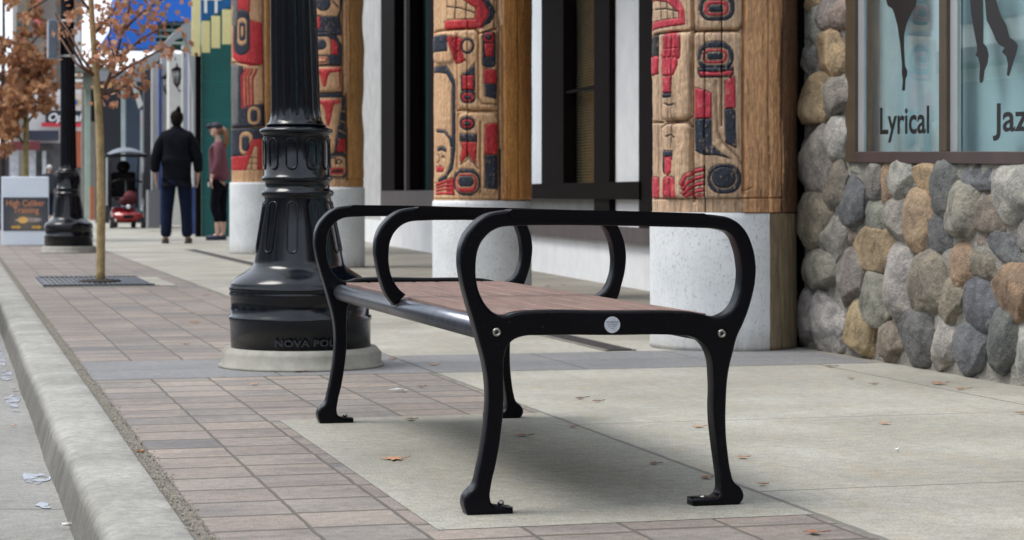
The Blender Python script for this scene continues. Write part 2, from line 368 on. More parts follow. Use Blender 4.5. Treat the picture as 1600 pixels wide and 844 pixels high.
# trench drain
md = simple('drain iron', (.06, .055, .05), (.035, .03, .03), 30, .6, .2)
tr = empty('trench_drain', (2.82, 17.5, 0), 'long dark slotted trench drain running along the sidewalk past the carved posts', 'drain')
b = MB()
for y in np.arange(8.8, 26, .06): b.box(2.765, 2.875, y, y+.038, .0015, .006)
b.build('grating', md, tr)
MB().box(2.75, 2.765, 8.78, 26.04, .0005, .0065).box(2.875, 2.89, 8.78, 26.04, .0005, .0065).build('edge_frame', simple('drain frame', (.22, .2, .17), (.14, .13, .11), 20, .6), tr)
MB().poly([(2.765, 8.79, .001), (2.875, 8.79, .001), (2.875, 26.02, .001), (2.765, 26.02, .001)]).build('channel', simple('drain void', (.012, .011, .01), None, 10, .9, 0), tr)
# puddles: wet patches in the gutter, sky glare painted into their pale colour
mw, n, l, b_ = nodes('wet sky glare'); b_.inputs['Specular IOR Level'].default_value = .25; b_.inputs['Base Color'].default_value = (.40, .44, .50, 1); l.new(ramp(n, l, noise(n, l, posvec(n, l, (1, .4, 1)), 26, 4, .6), [(.38, (0,)*3), (.56, (1,)*3)]), b_.inputs['Alpha']); b_.inputs['Roughness'].default_value = .22; b_.inputs['Coat Weight'].default_value = .15
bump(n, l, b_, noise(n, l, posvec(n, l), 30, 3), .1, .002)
def blob(cx, cy, rx, ry, rot, z, k=22, seed=0, wob=.3):
    r_ = random.Random(seed); ph = [r_.uniform(0, 6.28) for _ in range(4)]
    out = []
    for i in range(k):
        a = 2*math.pi*i/k; q = 1 + wob*(math.sin(2*a+ph[0])*.5 + math.sin(3*a+ph[1])*.4 + math.sin(5*a+ph[2])*.3)
        x, y = rx*q*math.cos(a), ry*q*math.sin(a); out.append((cx + x*math.cos(rot)-y*math.sin(rot), cy + x*math.sin(rot)+y*math.cos(rot), z))
    return out
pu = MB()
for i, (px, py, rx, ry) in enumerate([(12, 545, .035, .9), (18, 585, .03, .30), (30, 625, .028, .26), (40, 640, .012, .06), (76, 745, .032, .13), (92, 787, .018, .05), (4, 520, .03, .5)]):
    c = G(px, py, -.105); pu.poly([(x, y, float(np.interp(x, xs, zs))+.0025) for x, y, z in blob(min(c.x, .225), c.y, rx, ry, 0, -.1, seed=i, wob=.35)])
o = pu.build('gutter_water_glare', mw); o['kind'] = 'structure'
# ================================================================= BENCH
YN, LB, TK = 4.372, 1.86, .05
def fp(lst, Y=YN):
    out = []
    for q in lst:
        p = PY(q[0], q[1], Y); out.append((p.x, p.z, len(q) > 2))
    return out
outer_top = [(731.6, 470.6), (723, 434), (720, 405), (724.5, 377), (736, 357), (758.6, 337), (787, 329.5), (820, 328.5), (937, 330), (1085, 334), (1122, 336.5), (1143.5, 341.6), (1162, 355.5), (1174, 377), (1181.5, 408), (1181.5, 435.6), (1174, 472.6), (1163.5, 503)]
hole = [(795.6, 353.6), (775.7, 358), (758.6, 371), (748.7, 388), (744.4, 413.7), (745.8, 442), (753, 465), (764.3, 482), (775.7, 490.5), (790, 493.3), (807, 488.6), (829.7, 486.2), (955, 486.4), (1075.7, 487), (1096, 490), (1116, 495.2), (1130, 493), (1146, 481), (1156, 460), (1160.5, 435.6), (1159.5, 411), (1154, 386), (1143.5, 366), (1125, 358.6), (1100, 356.5)]
body = [(740, 499), (750, 535), (759, 570), (764, 612), (763, 650), (757, 697), (750, 733), (742, 760), (731, 771), (726, 785), (731, 804, 1), (802.5, 806, 1), (802.5, 791.5, 1), (784, 790.5, 1), (771, 787), (767, 780), (768.5, 757), (776, 724), (784, 675), (788, 630), (787.5, 585), (790, 553), (799, 535), (815, 526.5), (845, 524.2), (955, 524), (1060, 524), (1082, 526.5), (1097, 534), (1110, 552), (1116, 594), (1116, 648), (1120, 691), (1125, 730), (1128, 758), (1127, 772), (1122, 780), (1110, 782.5, 1), (1084, 784, 1), (1084, 797, 1), (1155, 795.6, 1), (1163, 781), (1159, 767), (1148, 756), (1143, 740), (1138, 705), (1135.5, 677), (1135.4, 630), (1139, 583), (1147, 548), (1153, 526)]
# bring both feet down to the ground plane
zf = min(z for x, z, s in fp(body))
def ground(sp):
    out = []
    for x, z, s in sp:
        if z < .12:
            t = 1 - z/.12
            base = PY(731, 804, YN).z if x < 1.45 else PY(1084, 797, YN).z
            z = z - base*max(0, min(1, t))
        out.append((x, z, s))
    return out
loop = ground(fp(body[::-1])) + fp(outer_top)[::-1] if False else fp(outer_top) + ground(fp(body))[::-1]
me = curve_plate([loop, fp(hole)], TK/2, .006, 'end_frame')
me.transform(Matrix(((1, 0, 0, 0), (0, 0, 1, YN+TK/2), (0, 1, 0, 0), (0, 0, 0, 1))))
xc = (PY(760, 800, YN).x + PY(1125, 800, YN).x)/2
bench = empty('park_bench', (xc, YN+LB/2, 0), 'black metal park bench with wooden slat seat and looped armrests in the foreground', 'bench')
nf = link('end_frame', me, MT['black'], bench)
ff = nf.copy(); COL.objects.link(ff); ff.parent = bench; ff.location = (0, LB, 0)
def cap_strip(Y, par):
    a, b_ = PY(800, 329.5, YN), PY(1100, 335.5, YN)
    return MB().prism([(a.x, Y-.003, a.z-.018), (b_.x, Y-.003, b_.z-.018), (b_.x+.012, Y-.003, b_.z-.004), (b_.x, Y-.003, b_.z+.003), ((a.x+b_.x)/2, Y-.003, (a.z+b_.z)/2+.005), (a.x, Y-.003, a.z+.003), (a.x-.012, Y-.003, a.z-.004)], (0, TK+.006, 0)).build('arm_cap', MT['black'], par)
for k in (0, .5, 1): cap_strip(YN+LB*k, bench)
arm = [(1163.5-20, 512), (1130, 497), (1146, 481), (1156, 460), (1160.5, 435.6), (1159.5, 411), (1154, 386), (1143.5, 366), (1125, 358.6), (1100, 356.5), (795.6, 353.6), (775.7, 358), (758.6, 371), (748.7, 388), (744.4, 413.7), (745.8, 442), (753, 465), (764.3, 482), (776, 492, 1), (755, 513, 1), (740, 492)]
me = curve_plate([fp(outer_top) + fp([(1153, 512, 1), (1128, 496, 1)] + [tuple(q) for q in arm[2:]])], TK/2, .006, 'middle_armrest')
me.transform(Matrix(((1, 0, 0, 0), (0, 0, 1, YN+LB/2+TK/2), (0, 1, 0, 0), (0, 0, 0, 1))))
link('middle_armrest', me, MT['black'], bench)
bl, br = PY(775.5, 519, YN), PY(1127, 521, YN)
for p in (bl, br):
    MB().tube([(p.x, YN+.02, p.z), (p.x, YN+LB+TK-.02, p.z)], .0245, 32).build('seat_rail', MT['rail'], bench)
# welds of the middle armrest
sl = MB(); n_s = 7; x0, x1 = bl.x+.010, br.x-.012; wd = (x1-x0)/n_s
for i in range(n_s):
    sl.box(x0+i*wd+.003, x0+(i+1)*wd-.003, YN+TK+.004, YN+LB-.004, .398, .421, .003)
sl.build('seat_slats', MT['ipe'], bench)
for y in (YN+.45, YN+LB/2, YN+LB-.42):
    MB().box(x0, x1, y-.022, y+.022, .372, .396, .003).build('cross_bar', MT['black'], bench)
for i in range(n_s):
    for y in (YN+.20, YN+.45, YN+LB-.42):
        MB().lathe([(.009, 0), (.009, .006)], (x0+(i+.5)*wd, y, .385), 10).build('slat_bolt', MT['black'], bench)
def washer(c, y, par):
    m_ = MB(); m_.bm.free(); m_.bm = bmesh.new()
    m_.lathe([(.0042, .001), (.0045, .005), (.0078, .0055), (.0092, .004), (.0098, 0)], (0, 0, 0), 24, caps=False)
    bmesh.ops.transform(m_.bm, matrix=Matrix.Translation((c.x, y, c.z)) @ Matrix.Rotation(R(90), 4, 'X'), verts=m_.bm.verts)
    b_ = m_.build('bolt', MT['steel'], par)
    q = MB().lathe([(.0045, 0), (.0045, .0015)], (0, 0, 0), 6); bmesh.ops.transform(q.bm, matrix=Matrix.Translation((c.x, y, c.z)) @ Matrix.Rotation(R(90), 4, 'X'), verts=q.bm.verts)
    q.build('hex_socket', simple('socket dark', (.03, .03, .03), None, 5, .5, 0), b_)
washer(bl, YN-.0005, bench); washer(br, YN-.0005, bench)
for px, py in ((787, 789), (1104, 782)):
    p = PY(px, py, YN); MB().ball((p.x, YN+.025, .0215 if px < 900 else .017), .008, 16, (1, 1, .7)).build('foot_bolt', MT['steel'], bench)
    MB().ball((p.x, YN+LB+.025, .0215 if px < 900 else .017), .008, 16, (1, 1, .7)).build('foot_bolt', MT['steel'], bench)
c = PY(956.5, 507.5, YN)
st = MB().lathe([(.0178, 0), (.0178, .0008)], (0, 0, 0), 40); bmesh.ops.transform(st.bm, matrix=Matrix.Translation((c.x, YN-.0003, c.z)) @ Matrix.Rotation(R(90), 4, 'X'), verts=st.bm.verts)
st = st.build('round_sticker', simple('sticker', (.62, .66, .72), (.5, .54, .6), 60, .4, 0), bench); st['label'] = 'round white maker sticker on the near end rail'
for i, (tx, sz) in enumerate((('WISHBONE', .0055), ('SITE FURNISHINGS', .0029), ('Made in Canada', .003), ('1.866', .003))):
    me = text_mesh(tx, sz, 0, .0001, 1, 'CENTER', 2)
    me.transform(Matrix.Translation((c.x, YN-.0013, c.z+.004-i*.0042)) @ Matrix.Rotation(R(90), 4, 'X'))
    link('small_print', me, simple('print grey', (.08, .1, .13), None, 5, .6, 0), st)

# ================================================================= LAMP POSTS
def lamp_profile():
    D0 = 8.43; k = D0/F
    pr = [(109, 541), (109.5, 500), (111, 499), (111, 493), (107.5, 491), (107.5, 462), (109.5, 460), (110, 457), (108, 455), (109.5, 452), (109.5, 448), (107.5, 446), (107.5, 443), (104, 438), (95, 431), (84, 424), (75, 418), (71, 413), (69, 405), (60, 355), (52, 311), (52, 308), (55.5, 306), (56.5, 302), (55, 298), (50.5, 296), (50, 290), (50.5, 285), (54, 283), (55.5, 280), (54, 276), (51, 274), (51, 214), (52, 210), (56, 208), (57.5, 205), (56, 202), (49, 200), (45, 196)]
    return [(r*k, H-(y-HY)*k) for r, y in pr]
def lamp(loc, label, sign=False, letters=False, lean=0.0):
    lp = empty('street_lamp', loc, label, 'lamp post', 'black fluted lamp posts along the kerb')
    lp.rotation_euler = (0, 0, 0)
    L = lambda name, b_, m, par=lp: b_.build(name, m, par, world=False)
    # footing stays upright; the post leans slightly
    L('concrete_footing', MB().lathe([(.330, .0005), (.330, .010), (.319, .013), (.319, .055), (.300, .078), (.05, .079)], seg=28), simple('footing concrete', (.33, .32, .28), (.21, .20, .17), 9, .85, .4, 60))
    sh = Matrix.Identity(4); sh[0][2] = -lean*CS; sh[1][2] = lean*SN
    def LL(name, b_, m, par=lp, o=None):
        bmesh.ops.transform(b_.bm, matrix=sh, verts=b_.bm.verts); return b_.build(name, m, par, world=False)
    pr = [(r_, z) for r_, z in lamp_profile()]
    pr = [(.278, .0785)] + pr[1:]
    base_b = MB().lathe(pr, seg=96)
    # embossed long ovals
    def oval(b_, a0, z0, z1, hw, rf):
        pts = []; n1 = 10
        for i in range(n1+1):
            t = math.pi*i/n1; pts.append((hw*math.cos(t), z1-hw+hw*math.sin(t)))
        for i in range(n1+1):
            t = math.pi+math.pi*i/n1; pts.append((hw*math.cos(t), z0+hw+hw*math.sin(t)))
        P = []
        for u, z in pts:
            r_ = rf(z)+.001; a = a0+u/r_; P.append((r_*math.cos(a), r_*math.sin(a), z))
        P.append(P[0]); b_.tube(P, .0036, 6, caps=False)
    def rf(z):
        q = pr
        for (r0, z0), (r1, z1) in zip(q, q[1:]):
            if min(z0, z1) <= z <= max(z0, z1) and abs(z1-z0) > 1e-6: return r0+(r1-r0)*(z-z0)/(z1-z0)
        return .13
    ov = base_b
    for k in range(10):
        a = math.pi*2*(k+.5)/10 - TH*0 + R(-90)
        oval(ov, a, .455, .655, .020, rf); oval(ov, a, .785, .905, .022, rf)
    base = LL('base', ov, MT['gloss_black'])
    zt = pr[-1][1]; k = 8.43/F
    nfl = 16
    def flute(a, z):
        q = min(1, max(0, (z-zt-.018)/.03)); c_ = abs(math.cos(a*nfl/2)); return 1 - q*.085*(c_**1.6)
    sp = [(.122, zt), (.112, zt+.006), (.104, zt+.02), (.100, zt+.04), (.098, zt+.07), (.097, zt+.15), (.090, 1.55), (.076, 3.4), (.072, 4.0)]
    LL('fluted_shaft', MB().lathe(sp, seg=128, fn=flute), MT['gloss_black'])
    LL('lantern', MB().lathe([(.09, 4.0), (.12, 4.06), (.12, 4.1), (.09, 4.14), (.17, 4.3), (.2, 4.5), (.15, 4.72), (.05, 4.85), (.01, 4.95)], seg=32), simple('lamp glass', (.75, .75, .7), None, 4, .3, 0))
    if letters:
        me = text_mesh('NOVA POLE', .037, .0004, .0018, 1.25, 'CENTER', 3, 1.05); me.transform(Matrix.Rotation(R(90), 4, 'X'))
        a0 = math.atan2(-loc[1], -loc[0]) + .1; rr = .2795
        for v in me.vertices:
            a = a0 + v.co.x/rr; r_ = rr - v.co.y; z = v.co.z + .095
            v.co = (r_*math.cos(a), r_*math.sin(a), z)
        me.transform(sh)
        link('cast_lettering', me, simple('cast letters', (.035, .038, .045), None, 40, .35, 0), base, world=False)
    return lp
lc = ray(471, 560); lc = lc*(8.43/ (CS*lc.y+SN*lc.x))
l1 = lamp((lc.x, lc.y, 0), 'black fluted lamp post with wide cast base right behind the bench', letters=True, lean=.022)
lc2 = ray(107.5, 390); lc2 = lc2*(24.7/(CS*lc2.y+SN*lc2.x))
l2 = lamp((lc2.x, lc2.y, 0), 'farther black lamp post with a small box sign strapped to it, beside the sandwich board', lean=.006)
sbx = PY(82, 62, lc2.y)
b = MB().box(sbx.x-.055, sbx.x+.045, lc2.y-.2, lc2.y+.2, sbx.z-.22, sbx.z+.22, .01)
sg = b.build('strapped_sign', simple('slate plastic', (.10, .13, .17), (.14, .17, .21), 5, .4, .1), l2)
for dz in (-.205, .205): MB().lathe([(.093, 0), (.096, .004), (.096, .022), (.093, .026)], (lc2.x-.01, lc2.y, sbx.z+dz), 32).box(sbx.x+.04, lc2.x-.08, lc2.y-.012, lc2.y+.012, sbx.z+dz, sbx.z+dz+.022).build('steel_strap', simple('strap', (.6, .6, .6), None, 5, .4, 0), l2)

# ================================================================= CARVED POSTS
from mathutils.noise import noise as mnoise
WOOD, RED, NAVY, DARK, GREY = range(5)
def rr(x0, y0, x1, y1, q=.45, n=5):
    """rounded rectangle outline"""
    w, h = x1-x0, y1-y0; r_ = q*min(w, h); out = []
    for cx, cy, a in ((x1-r_, y0+r_, -90), (x1-r_, y1-r_, 0), (x0+r_, y1-r_, 90), (x0+r_, y0+r_, 180)):
        for i in range(n): t = R(a+90*i/(n-1)); out.append((cx+r_*math.cos(t), cy+r_*math.sin(t)))
    return out
def el(cx, cy, rx, ry, n=20): return [(cx+rx*math.cos(2*math.pi*i/n), cy+ry*math.sin(2*math.pi*i/n)) for i in range(n)]
def strip(pts, w):
    L_, R_ = [], []
    for i, p in enumerate(pts):
        a = pts[max(i-1, 0)]; b_ = pts[min(i+1, len(pts)-1)]; dx, dy = b_[0]-a[0], b_[1]-a[1]; q = math.hypot(dx, dy) or 1
        L_.append((p[0]-dy/q*w/2, p[1]+dx/q*w/2)); R_.append((p[0]+dy/q*w/2, p[1]-dx/q*w/2))
    return L_+R_[::-1]
def inside(P, u, v):
    res = np.zeros(u.shape, bool); n = len(P)
    for i in range(n):
        x1, y1 = P[i]; x2, y2 = P[(i+1) % n]
        if y1 == y2: continue
        c_ = ((y1 > v) != (y2 > v)) & (u < (x2-x1)*(v-y1)/(y2-y1)+x1); res ^= c_
    return res
def dist(P, u, v, closed=True):
    d = np.full(u.shape, 1e9); n = len(P)
    for i in range(n if closed else n-1):
        x1, y1 = P[i]; x2, y2 = P[(i+1) % n]; dx, dy = x2-x1, y2-y1; q = dx*dx+dy*dy or 1
        t = np.clip(((u-x1)*dx+(v-y1)*dy)/q, 0, 1); d = np.minimum(d, (u-x1-t*dx)**2+(v-y1-t*dy)**2)
    return np.sqrt(d)
def wood_log():
    m, n, l, b = nodes('carved cedar'); at = n.new('ShaderNodeAttribute'); at.attribute_name = 'paint'; at.attribute_type = 'GEOMETRY'
    v = vec(n, l, (30, 30, 2.2)); g = noise(n, l, v, 2.2, 7, .68, .5); g2 = noise(n, l, vec(n, l, (120, 120, 5)), 2.5, 4, .7); bl_ = noise(n, l, vec(n, l), 2.6, 5, .6)
    wc = ramp(n, l, g, [(.30, (.42, .36, .32)), (.44, (.95, .93, .92)), (.62, (1.28, 1.24, 1.16))])
    c = mix(n, l, 1, at.outputs['Color'], wc, 'MULTIPLY')
    c = mix(n, l, .42, c, ramp(n, l, g2, [(.34, (.12,)*3), (.66, (.86,)*3)]), 'OVERLAY')
    c = mix(n, l, .35, c, ramp(n, l, bl_, [(.3, (.3, .26, .22)), (.7, (.75, .72, .68))]), 'OVERLAY')
    l.new(c, b.inputs['Base Color']); b.inputs['Roughness'].default_value = .62
    bump(n, l, b, math_(n, l, 'ADD', g2, g), .4, .004); return m
MT['log'] = wood_log()
def plinth_mat(name, brown_from=None):
    m, n, l, b = nodes(name); v = vec(n, l); big = noise(n, l, v, 4, 6, .6); st = noise(n, l, vec(n, l, (14, 14, 1.6)), 2, 6, .65)
    vo = n.new('ShaderNodeTexVoronoi'); vo.inputs['Scale'].default_value = 75; l.new(v, vo.inputs['Vector'])
    fine = noise(n, l, vec(n, l, (80, 80, 45)), 1.3, 4, .75)
    c = ramp(n, l, big, [(.3, (.62, .645, .66)), (.7, (.76, .78, .79))])
    c = mix(n, l, ramp(n, l, fine, [(.55, (0,)*3), (.66, (.6,)*3)]), c, (.24, .235, .21))
    z = n.new('ShaderNodeSeparateXYZ'); l.new(v, z.inputs[0])
    low = math_(n, l, 'SUBTRACT', 1, math_(n, l, 'DIVIDE', z.outputs[2], .12, clamp=True), clamp=True)
    c = mix(n, l, math_(n, l, 'MULTIPLY', low, math_(n, l, 'MULTIPLY', st, 1.1)), c, (.30, .27, .22))
    c = mix(n, l, ramp(n, l, st, [(.55, (0,)*3), (.8, (.35,)*3)]), c, (.40, .38, .33))
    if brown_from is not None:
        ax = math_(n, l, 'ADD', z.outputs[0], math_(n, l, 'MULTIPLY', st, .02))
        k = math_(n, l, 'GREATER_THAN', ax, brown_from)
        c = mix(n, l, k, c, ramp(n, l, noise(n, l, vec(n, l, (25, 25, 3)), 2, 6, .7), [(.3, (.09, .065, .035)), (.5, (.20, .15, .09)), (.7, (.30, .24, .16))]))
    l.new(c, b.inputs['Base Color']); b.inputs['Roughness'].default_value = .75; bump(n, l, b, fine, .45, .004); return m
def post(cxp, Dp, xl, xr, ytop, zo, zs, shapes, grooves, cracks, panels, carve_x, label, wood1, wood2, wav=0, brown=None, hp=None, base_y=None, over=.0, dark_px=None, red=(.40, .016, .024)):
    """cxp: centre column in the picture, Dp: distance; zo/zs: origin and scale of the tracing; carve_x: where carving ends (tracing units)"""
    r0 = ray(cxp, HY); c0 = r0*(Dp/(CS*r0.y+SN*r0.x)); c0.z = 0
    Rm = (xr-xl)/2*Dp/F
    cdir = Vector((-c0.x, -c0.y, 0)).normalized(); rdir = Vector((-cdir.y, cdir.x, 0))
    ang = math.atan2(rdir.y, rdir.x)
    root = empty('carved_post', (c0.x, c0.y, 0), label, 'totem pole', 'carved and painted posts on white plinths', rz=ang)
    # in local frame: x = to the viewer's right, -y = towards the viewer
    zp = H-(ytop-HY)*Dp/F; zt = 4.42
    phi = np.concatenate([np.linspace(-96, 96, 270), np.linspace(96, 264, 26)[1:-1]])*math.pi/180; nz = 330
    zz = np.concatenate([np.linspace(zp, H+HY*Dp/F*1.03, nz), np.linspace(H+HY*Dp/F*1.03, zt, 40)[1:]])
    PH, ZZ = np.meshgrid(phi, zz)
    u = ((cxp + (xr-xl)/2*np.sin(PH)) - zo[0])*zs; v = ((HY-(ZZ-H)*F/Dp) - zo[1])*zs
    vis = np.cos(PH) > -.15
    carved = vis & (u < carve_x)
    col = np.where(carved[..., None], np.array(wood1), np.array(wood2)).astype(float)
    h = np.zeros(u.shape)
    rs_ = np.random.RandomState(int(cxp)); st_ = np.zeros(u.shape)
    for fq, am in ((23, .10), (61, .10), (130, .09)):
        ph_ = rs_.rand()*6.3; a_ = np.array([mnoise(Vector((p*fq*.35, cxp, 0))) for p in phi]); a2 = np.array([mnoise(Vector((p*fq*.35, cxp+9, 5))) for p in phi]); w_ = .5+.5*np.sin(ZZ*1.7+ph_)
        st_ += am*2*(a_[None, :]*w_ + a2[None, :]*(1-w_))
    col *= (1+st_)[..., None]; h += st_*.004
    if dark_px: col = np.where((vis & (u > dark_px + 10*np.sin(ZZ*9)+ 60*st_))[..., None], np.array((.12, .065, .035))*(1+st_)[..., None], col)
    h += np.where(carved, .0, .012)*1.0
    for P in panels:
        I = inside(P, u, v) & vis; d = dist(P, u, v)
        h += np.where(I, .016*(1-np.exp(-(d/5.)**1)), 0)
    COLS = {WOOD: wood1, RED: red, NAVY: (.011, .018, .036), DARK: (.012, .010, .009), GREY: (.12, .13, .14)}
    for c_, P in shapes:
        I = inside(P, u, v) & vis; d = dist(P, u, v)
        col[I] = COLS[c_]
        h += np.where(I & (c_ != WOOD), .003*(1-np.exp(-d/2.5)), 0) - .0060*np.exp(-(d/1.7)**2)*vis
        edge = (d < .9) & vis; col[edge] = col[edge]*.5
    wn_ = np.array([mnoise(Vector((a*26, b2*1.4, cxp)))+.6*mnoise(Vector((a*70, b2*3.5, cxp+4))) for a, b2 in zip(PH.ravel(), (ZZ*26).ravel())]).reshape(u.shape)
    paint = carved & (np.abs(col-np.array(wood1)*(1+st_)[..., None]).sum(-1) > .08)
    k_ = np.clip((wn_-.5)*2.5, 0, .4)*paint; col = col*(1-k_[..., None]) + np.array(wood1)*.85*k_[..., None]
    col *= (1+.22*wn_)[..., None]; h += .0022*wn_
    for P, w, dep in grooves:
        d = dist(P, u, v, False); h -= dep*np.exp(-(d/w)**2)*vis; col = np.where(((d < w*.55) & vis)[..., None], col*.62, col)
    for P, w in cracks:
        d = dist(P, u, v, False); q = (d < w) & vis; col[q] = (.012, .009, .007); h -= .02*np.exp(-(d/(w*1.2))**2)*vis
    rad = Rm*(1 + wav*(np.sin(ZZ*7.1+.6)*.5+np.sin(ZZ*15+1.9)*.35)*np.clip(np.sin(PH)+.2, 0, 1)) - .012 + h
    # slightly flattened log, faint facets
    rad *= 1 + .010*np.sin(PH*3+1) + .004*np.sin(ZZ*9+PH*2)
    X = rad*np.sin(PH); Y = -rad*np.cos(PH)
    ny, nx = u.shape; V = np.stack([X, Y, ZZ], -1).reshape(-1, 3)
    ii, jj = np.meshgrid(np.arange(ny-1), np.arange(nx), indexing='ij'); jn = (jj+1) % nx
    Fc = np.stack([ii*nx+jj, ii*nx+jn, (ii+1)*nx+jn, (ii+1)*nx+jj], -1).reshape(-1, 4)
    me = bpy.data.meshes.new('log'); me.from_pydata(V.tolist(), [], Fc.tolist()); me.update()
    bmx = bmesh.new(); bmx.from_mesh(me); bmx.verts.ensure_lookup_table(); bmx.faces.new([bmx.verts[j] for j in range(nx)][::-1]); bmx.to_mesh(me); bmx.free()
    add_attr_color(me, col.reshape(-1, 3).astype(np.float32))
    lg = link('log', me, MT['log'], root, world=False, smooth=True)
    Rp = (xr-xl)/2*Dp/F*(1.0+over)
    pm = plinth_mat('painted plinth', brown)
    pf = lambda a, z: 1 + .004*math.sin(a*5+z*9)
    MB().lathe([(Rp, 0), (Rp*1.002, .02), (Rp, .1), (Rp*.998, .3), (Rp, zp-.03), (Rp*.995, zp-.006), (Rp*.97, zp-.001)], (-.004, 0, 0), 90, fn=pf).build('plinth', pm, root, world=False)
    return root
V_ = lambda x, y0, y1: [(x, y0), (x+2, (y0*2+y1)/3), (x-1, (y0+2*y1)/3), (x, y1)]
# --- nearest post
sh3 = [
 (RED, [(88, -30), (150, -30), (190, 5), (218, 55), (222, 112), (88, 118), (88, 88), (196, 86), (190, 62), (150, 22), (88, 4)]),
 (DARK, strip([(98, 42), (140, 46), (195, 62)], 3)), (DARK, strip([(118, 12), (122, 85)], 3)), (DARK, strip([(145, 22), (148, 86)], 3)), (DARK, strip([(170, 38), (173, 86)], 3)),
 (DARK, [(86, 138), (112, 138), (108, 292), (86, 292)]), (RED, [(86, 222), (105, 220), (115, 240), (104, 292), (86, 292)]),
 (RED, [(122, 222), (136, 232), (140, 200), (207, 200), (200, 262), (184, 302), (140, 303), (126, 268)]),
 (RED, rr(140, 137, 157, 235)), (RED, rr(158, 133, 175, 235)), (RED, rr(176, 136, 192, 235)), (RED, rr(192, 150, 209, 240)),
 (RED, [(139, 308), (175, 304), (173, 368), (141, 368)]), (NAVY, [(139, 369), (174, 368), (173, 385), (139, 386)]),
 (DARK, strip([(150, 408), (165, 417), (186, 412)], 4)), (DARK, strip([(155, 535), (172, 528), (188, 540)], 4)),
 (NAVY, [(136, 589), (179, 589), (178, 625), (160, 612), (150, 622), (146, 680), (136, 665)]), (RED, [(146, 612), (175, 610), (175, 668), (160, 684), (146, 672)]),
 (RED, [(130, 704), (160, 684), (186, 692), (191, 768), (130, 768)]), (DARK, strip([(148, 700), (146, 766)], 2)), (DARK, strip([(168, 695), (170, 766)], 2)),
 (RED, [(86, 684), (108, 690), (109, 768), (86, 768)]),
 (RED, strip([(212, 722), (228, 688), (262, 668), (303, 660)], 15)), (RED, strip([(216, 738), (240, 708), (270, 694), (303, 686)], 13)), (RED, strip([(216, 756), (244, 730), (272, 717), (303, 712)], 13)), (RED, strip([(224, 765), (252, 748), (280, 740), (303, 737)], 12)), (RED, strip([(250, 766), (280, 758), (303, 757)], 9)),
 (RED, [(290, -30), (400, -30), (402, 4), (288, 12)]), (NAVY, rr(284, 2, 415, 103, .42)), (WOOD, rr(298, 20, 398, 90, .4)), (RED, rr(303, 28, 392, 85, .42)), (WOOD, rr(317, 42, 378, 75, .4)), (NAVY, rr(320, 46, 373, 70, .3)),
 (NAVY, rr(276, 180, 412, 298, .48)), (WOOD, rr(290, 204, 393, 270, .4)), (RED, rr(296, 209, 388, 264, .45)), (WOOD, rr(308, 218, 376, 254, .4)), (NAVY, rr(314, 222, 371, 249, .35)),
 (NAVY, [(277, 278), (412, 278), (412, 300), (402, 316), (288, 316), (277, 300)]), (RED, [(283, 292), (340, 296), (410, 290), (403, 310), (290, 311)]),
 (RED, [(266, 352), (300, 362), (329, 374), (329, 468), (266, 469)]), (NAVY, [(266, 471), (331, 471), (331, 568), (352, 590), (402, 622), (352, 608), (298, 606), (268, 590)]),
 (RED, [(378, 332), (396, 318), (416, 312), (419, 430), (379, 435)]), (NAVY, [(378, 436), (402, 430), (417, 440), (421, 582), (379, 560)]),
 (NAVY, rr(314, 641, 440, 751, .46)), (WOOD, rr(326, 650, 424, 736, .5)), (NAVY, rr(331, 651, 419, 731, .48))]
gr3 = [(V_(254, -400, 140), 6, .026), ([(255, 140), (257, 780)], 5, .022), ([(86, 137), (235, 137), (252, 128)], 4, .02), ([(132, 138), (128, 470), (150, 478), (232, 474), (246, 462)], 4, .018), ([(86, 474), (130, 480)], 4, .02),
 ([(132, 500), (150, 484), (235, 480), (250, 500)], 4, .016), ([(258, 140), (432, 140), (444, 128)], 5, .024), (V_(448, -400, 750), 5, .026), ([(448, 740), (470, 735), (480, 728)], 3, .008),
 ([(345, 330), (352, 520), (372, 560), (430, 620), (440, 640)], 5, .012), ([(86, 772), (600, 768)], 3, .012), ([(540, -400), (544, 820)], 4, .006), ([(605, -400), (598, 820)], 5, .008), ([(178, 478), (176, 560)], 2, .006), ([(110, 140), (112, 770)], 4, .01)]
cr3 = [([(302, 140), (304, 400), (302, 830)], 1.9), ([(365, -300), (367, 200), (366, 500)], 1.7), ([(178, 150), (176, 480)], .8), ([(175, 480), (174, 580)], 1.2), ([(541, 380), (546, 560), (552, 690)], 1.1)]
pn3 = [rr(258, 143, 446, 775, .12), rr(258, -200, 444, 138, .2), rr(132, 141, 248, 472, .2), rr(134, 484, 248, 772, .2)]
post(1131.5, 9.5, 1017, 1246, 331, (980, 0), 2.4833, sh3, gr3, cr3, pn3, 450, 'weathered carved post nearest the stone wall, with a red hand and blue ovals', (.43, .305, .205), (.48, .275, .145), brown=.208, dark_px=598, red=(.42, .030, .055))
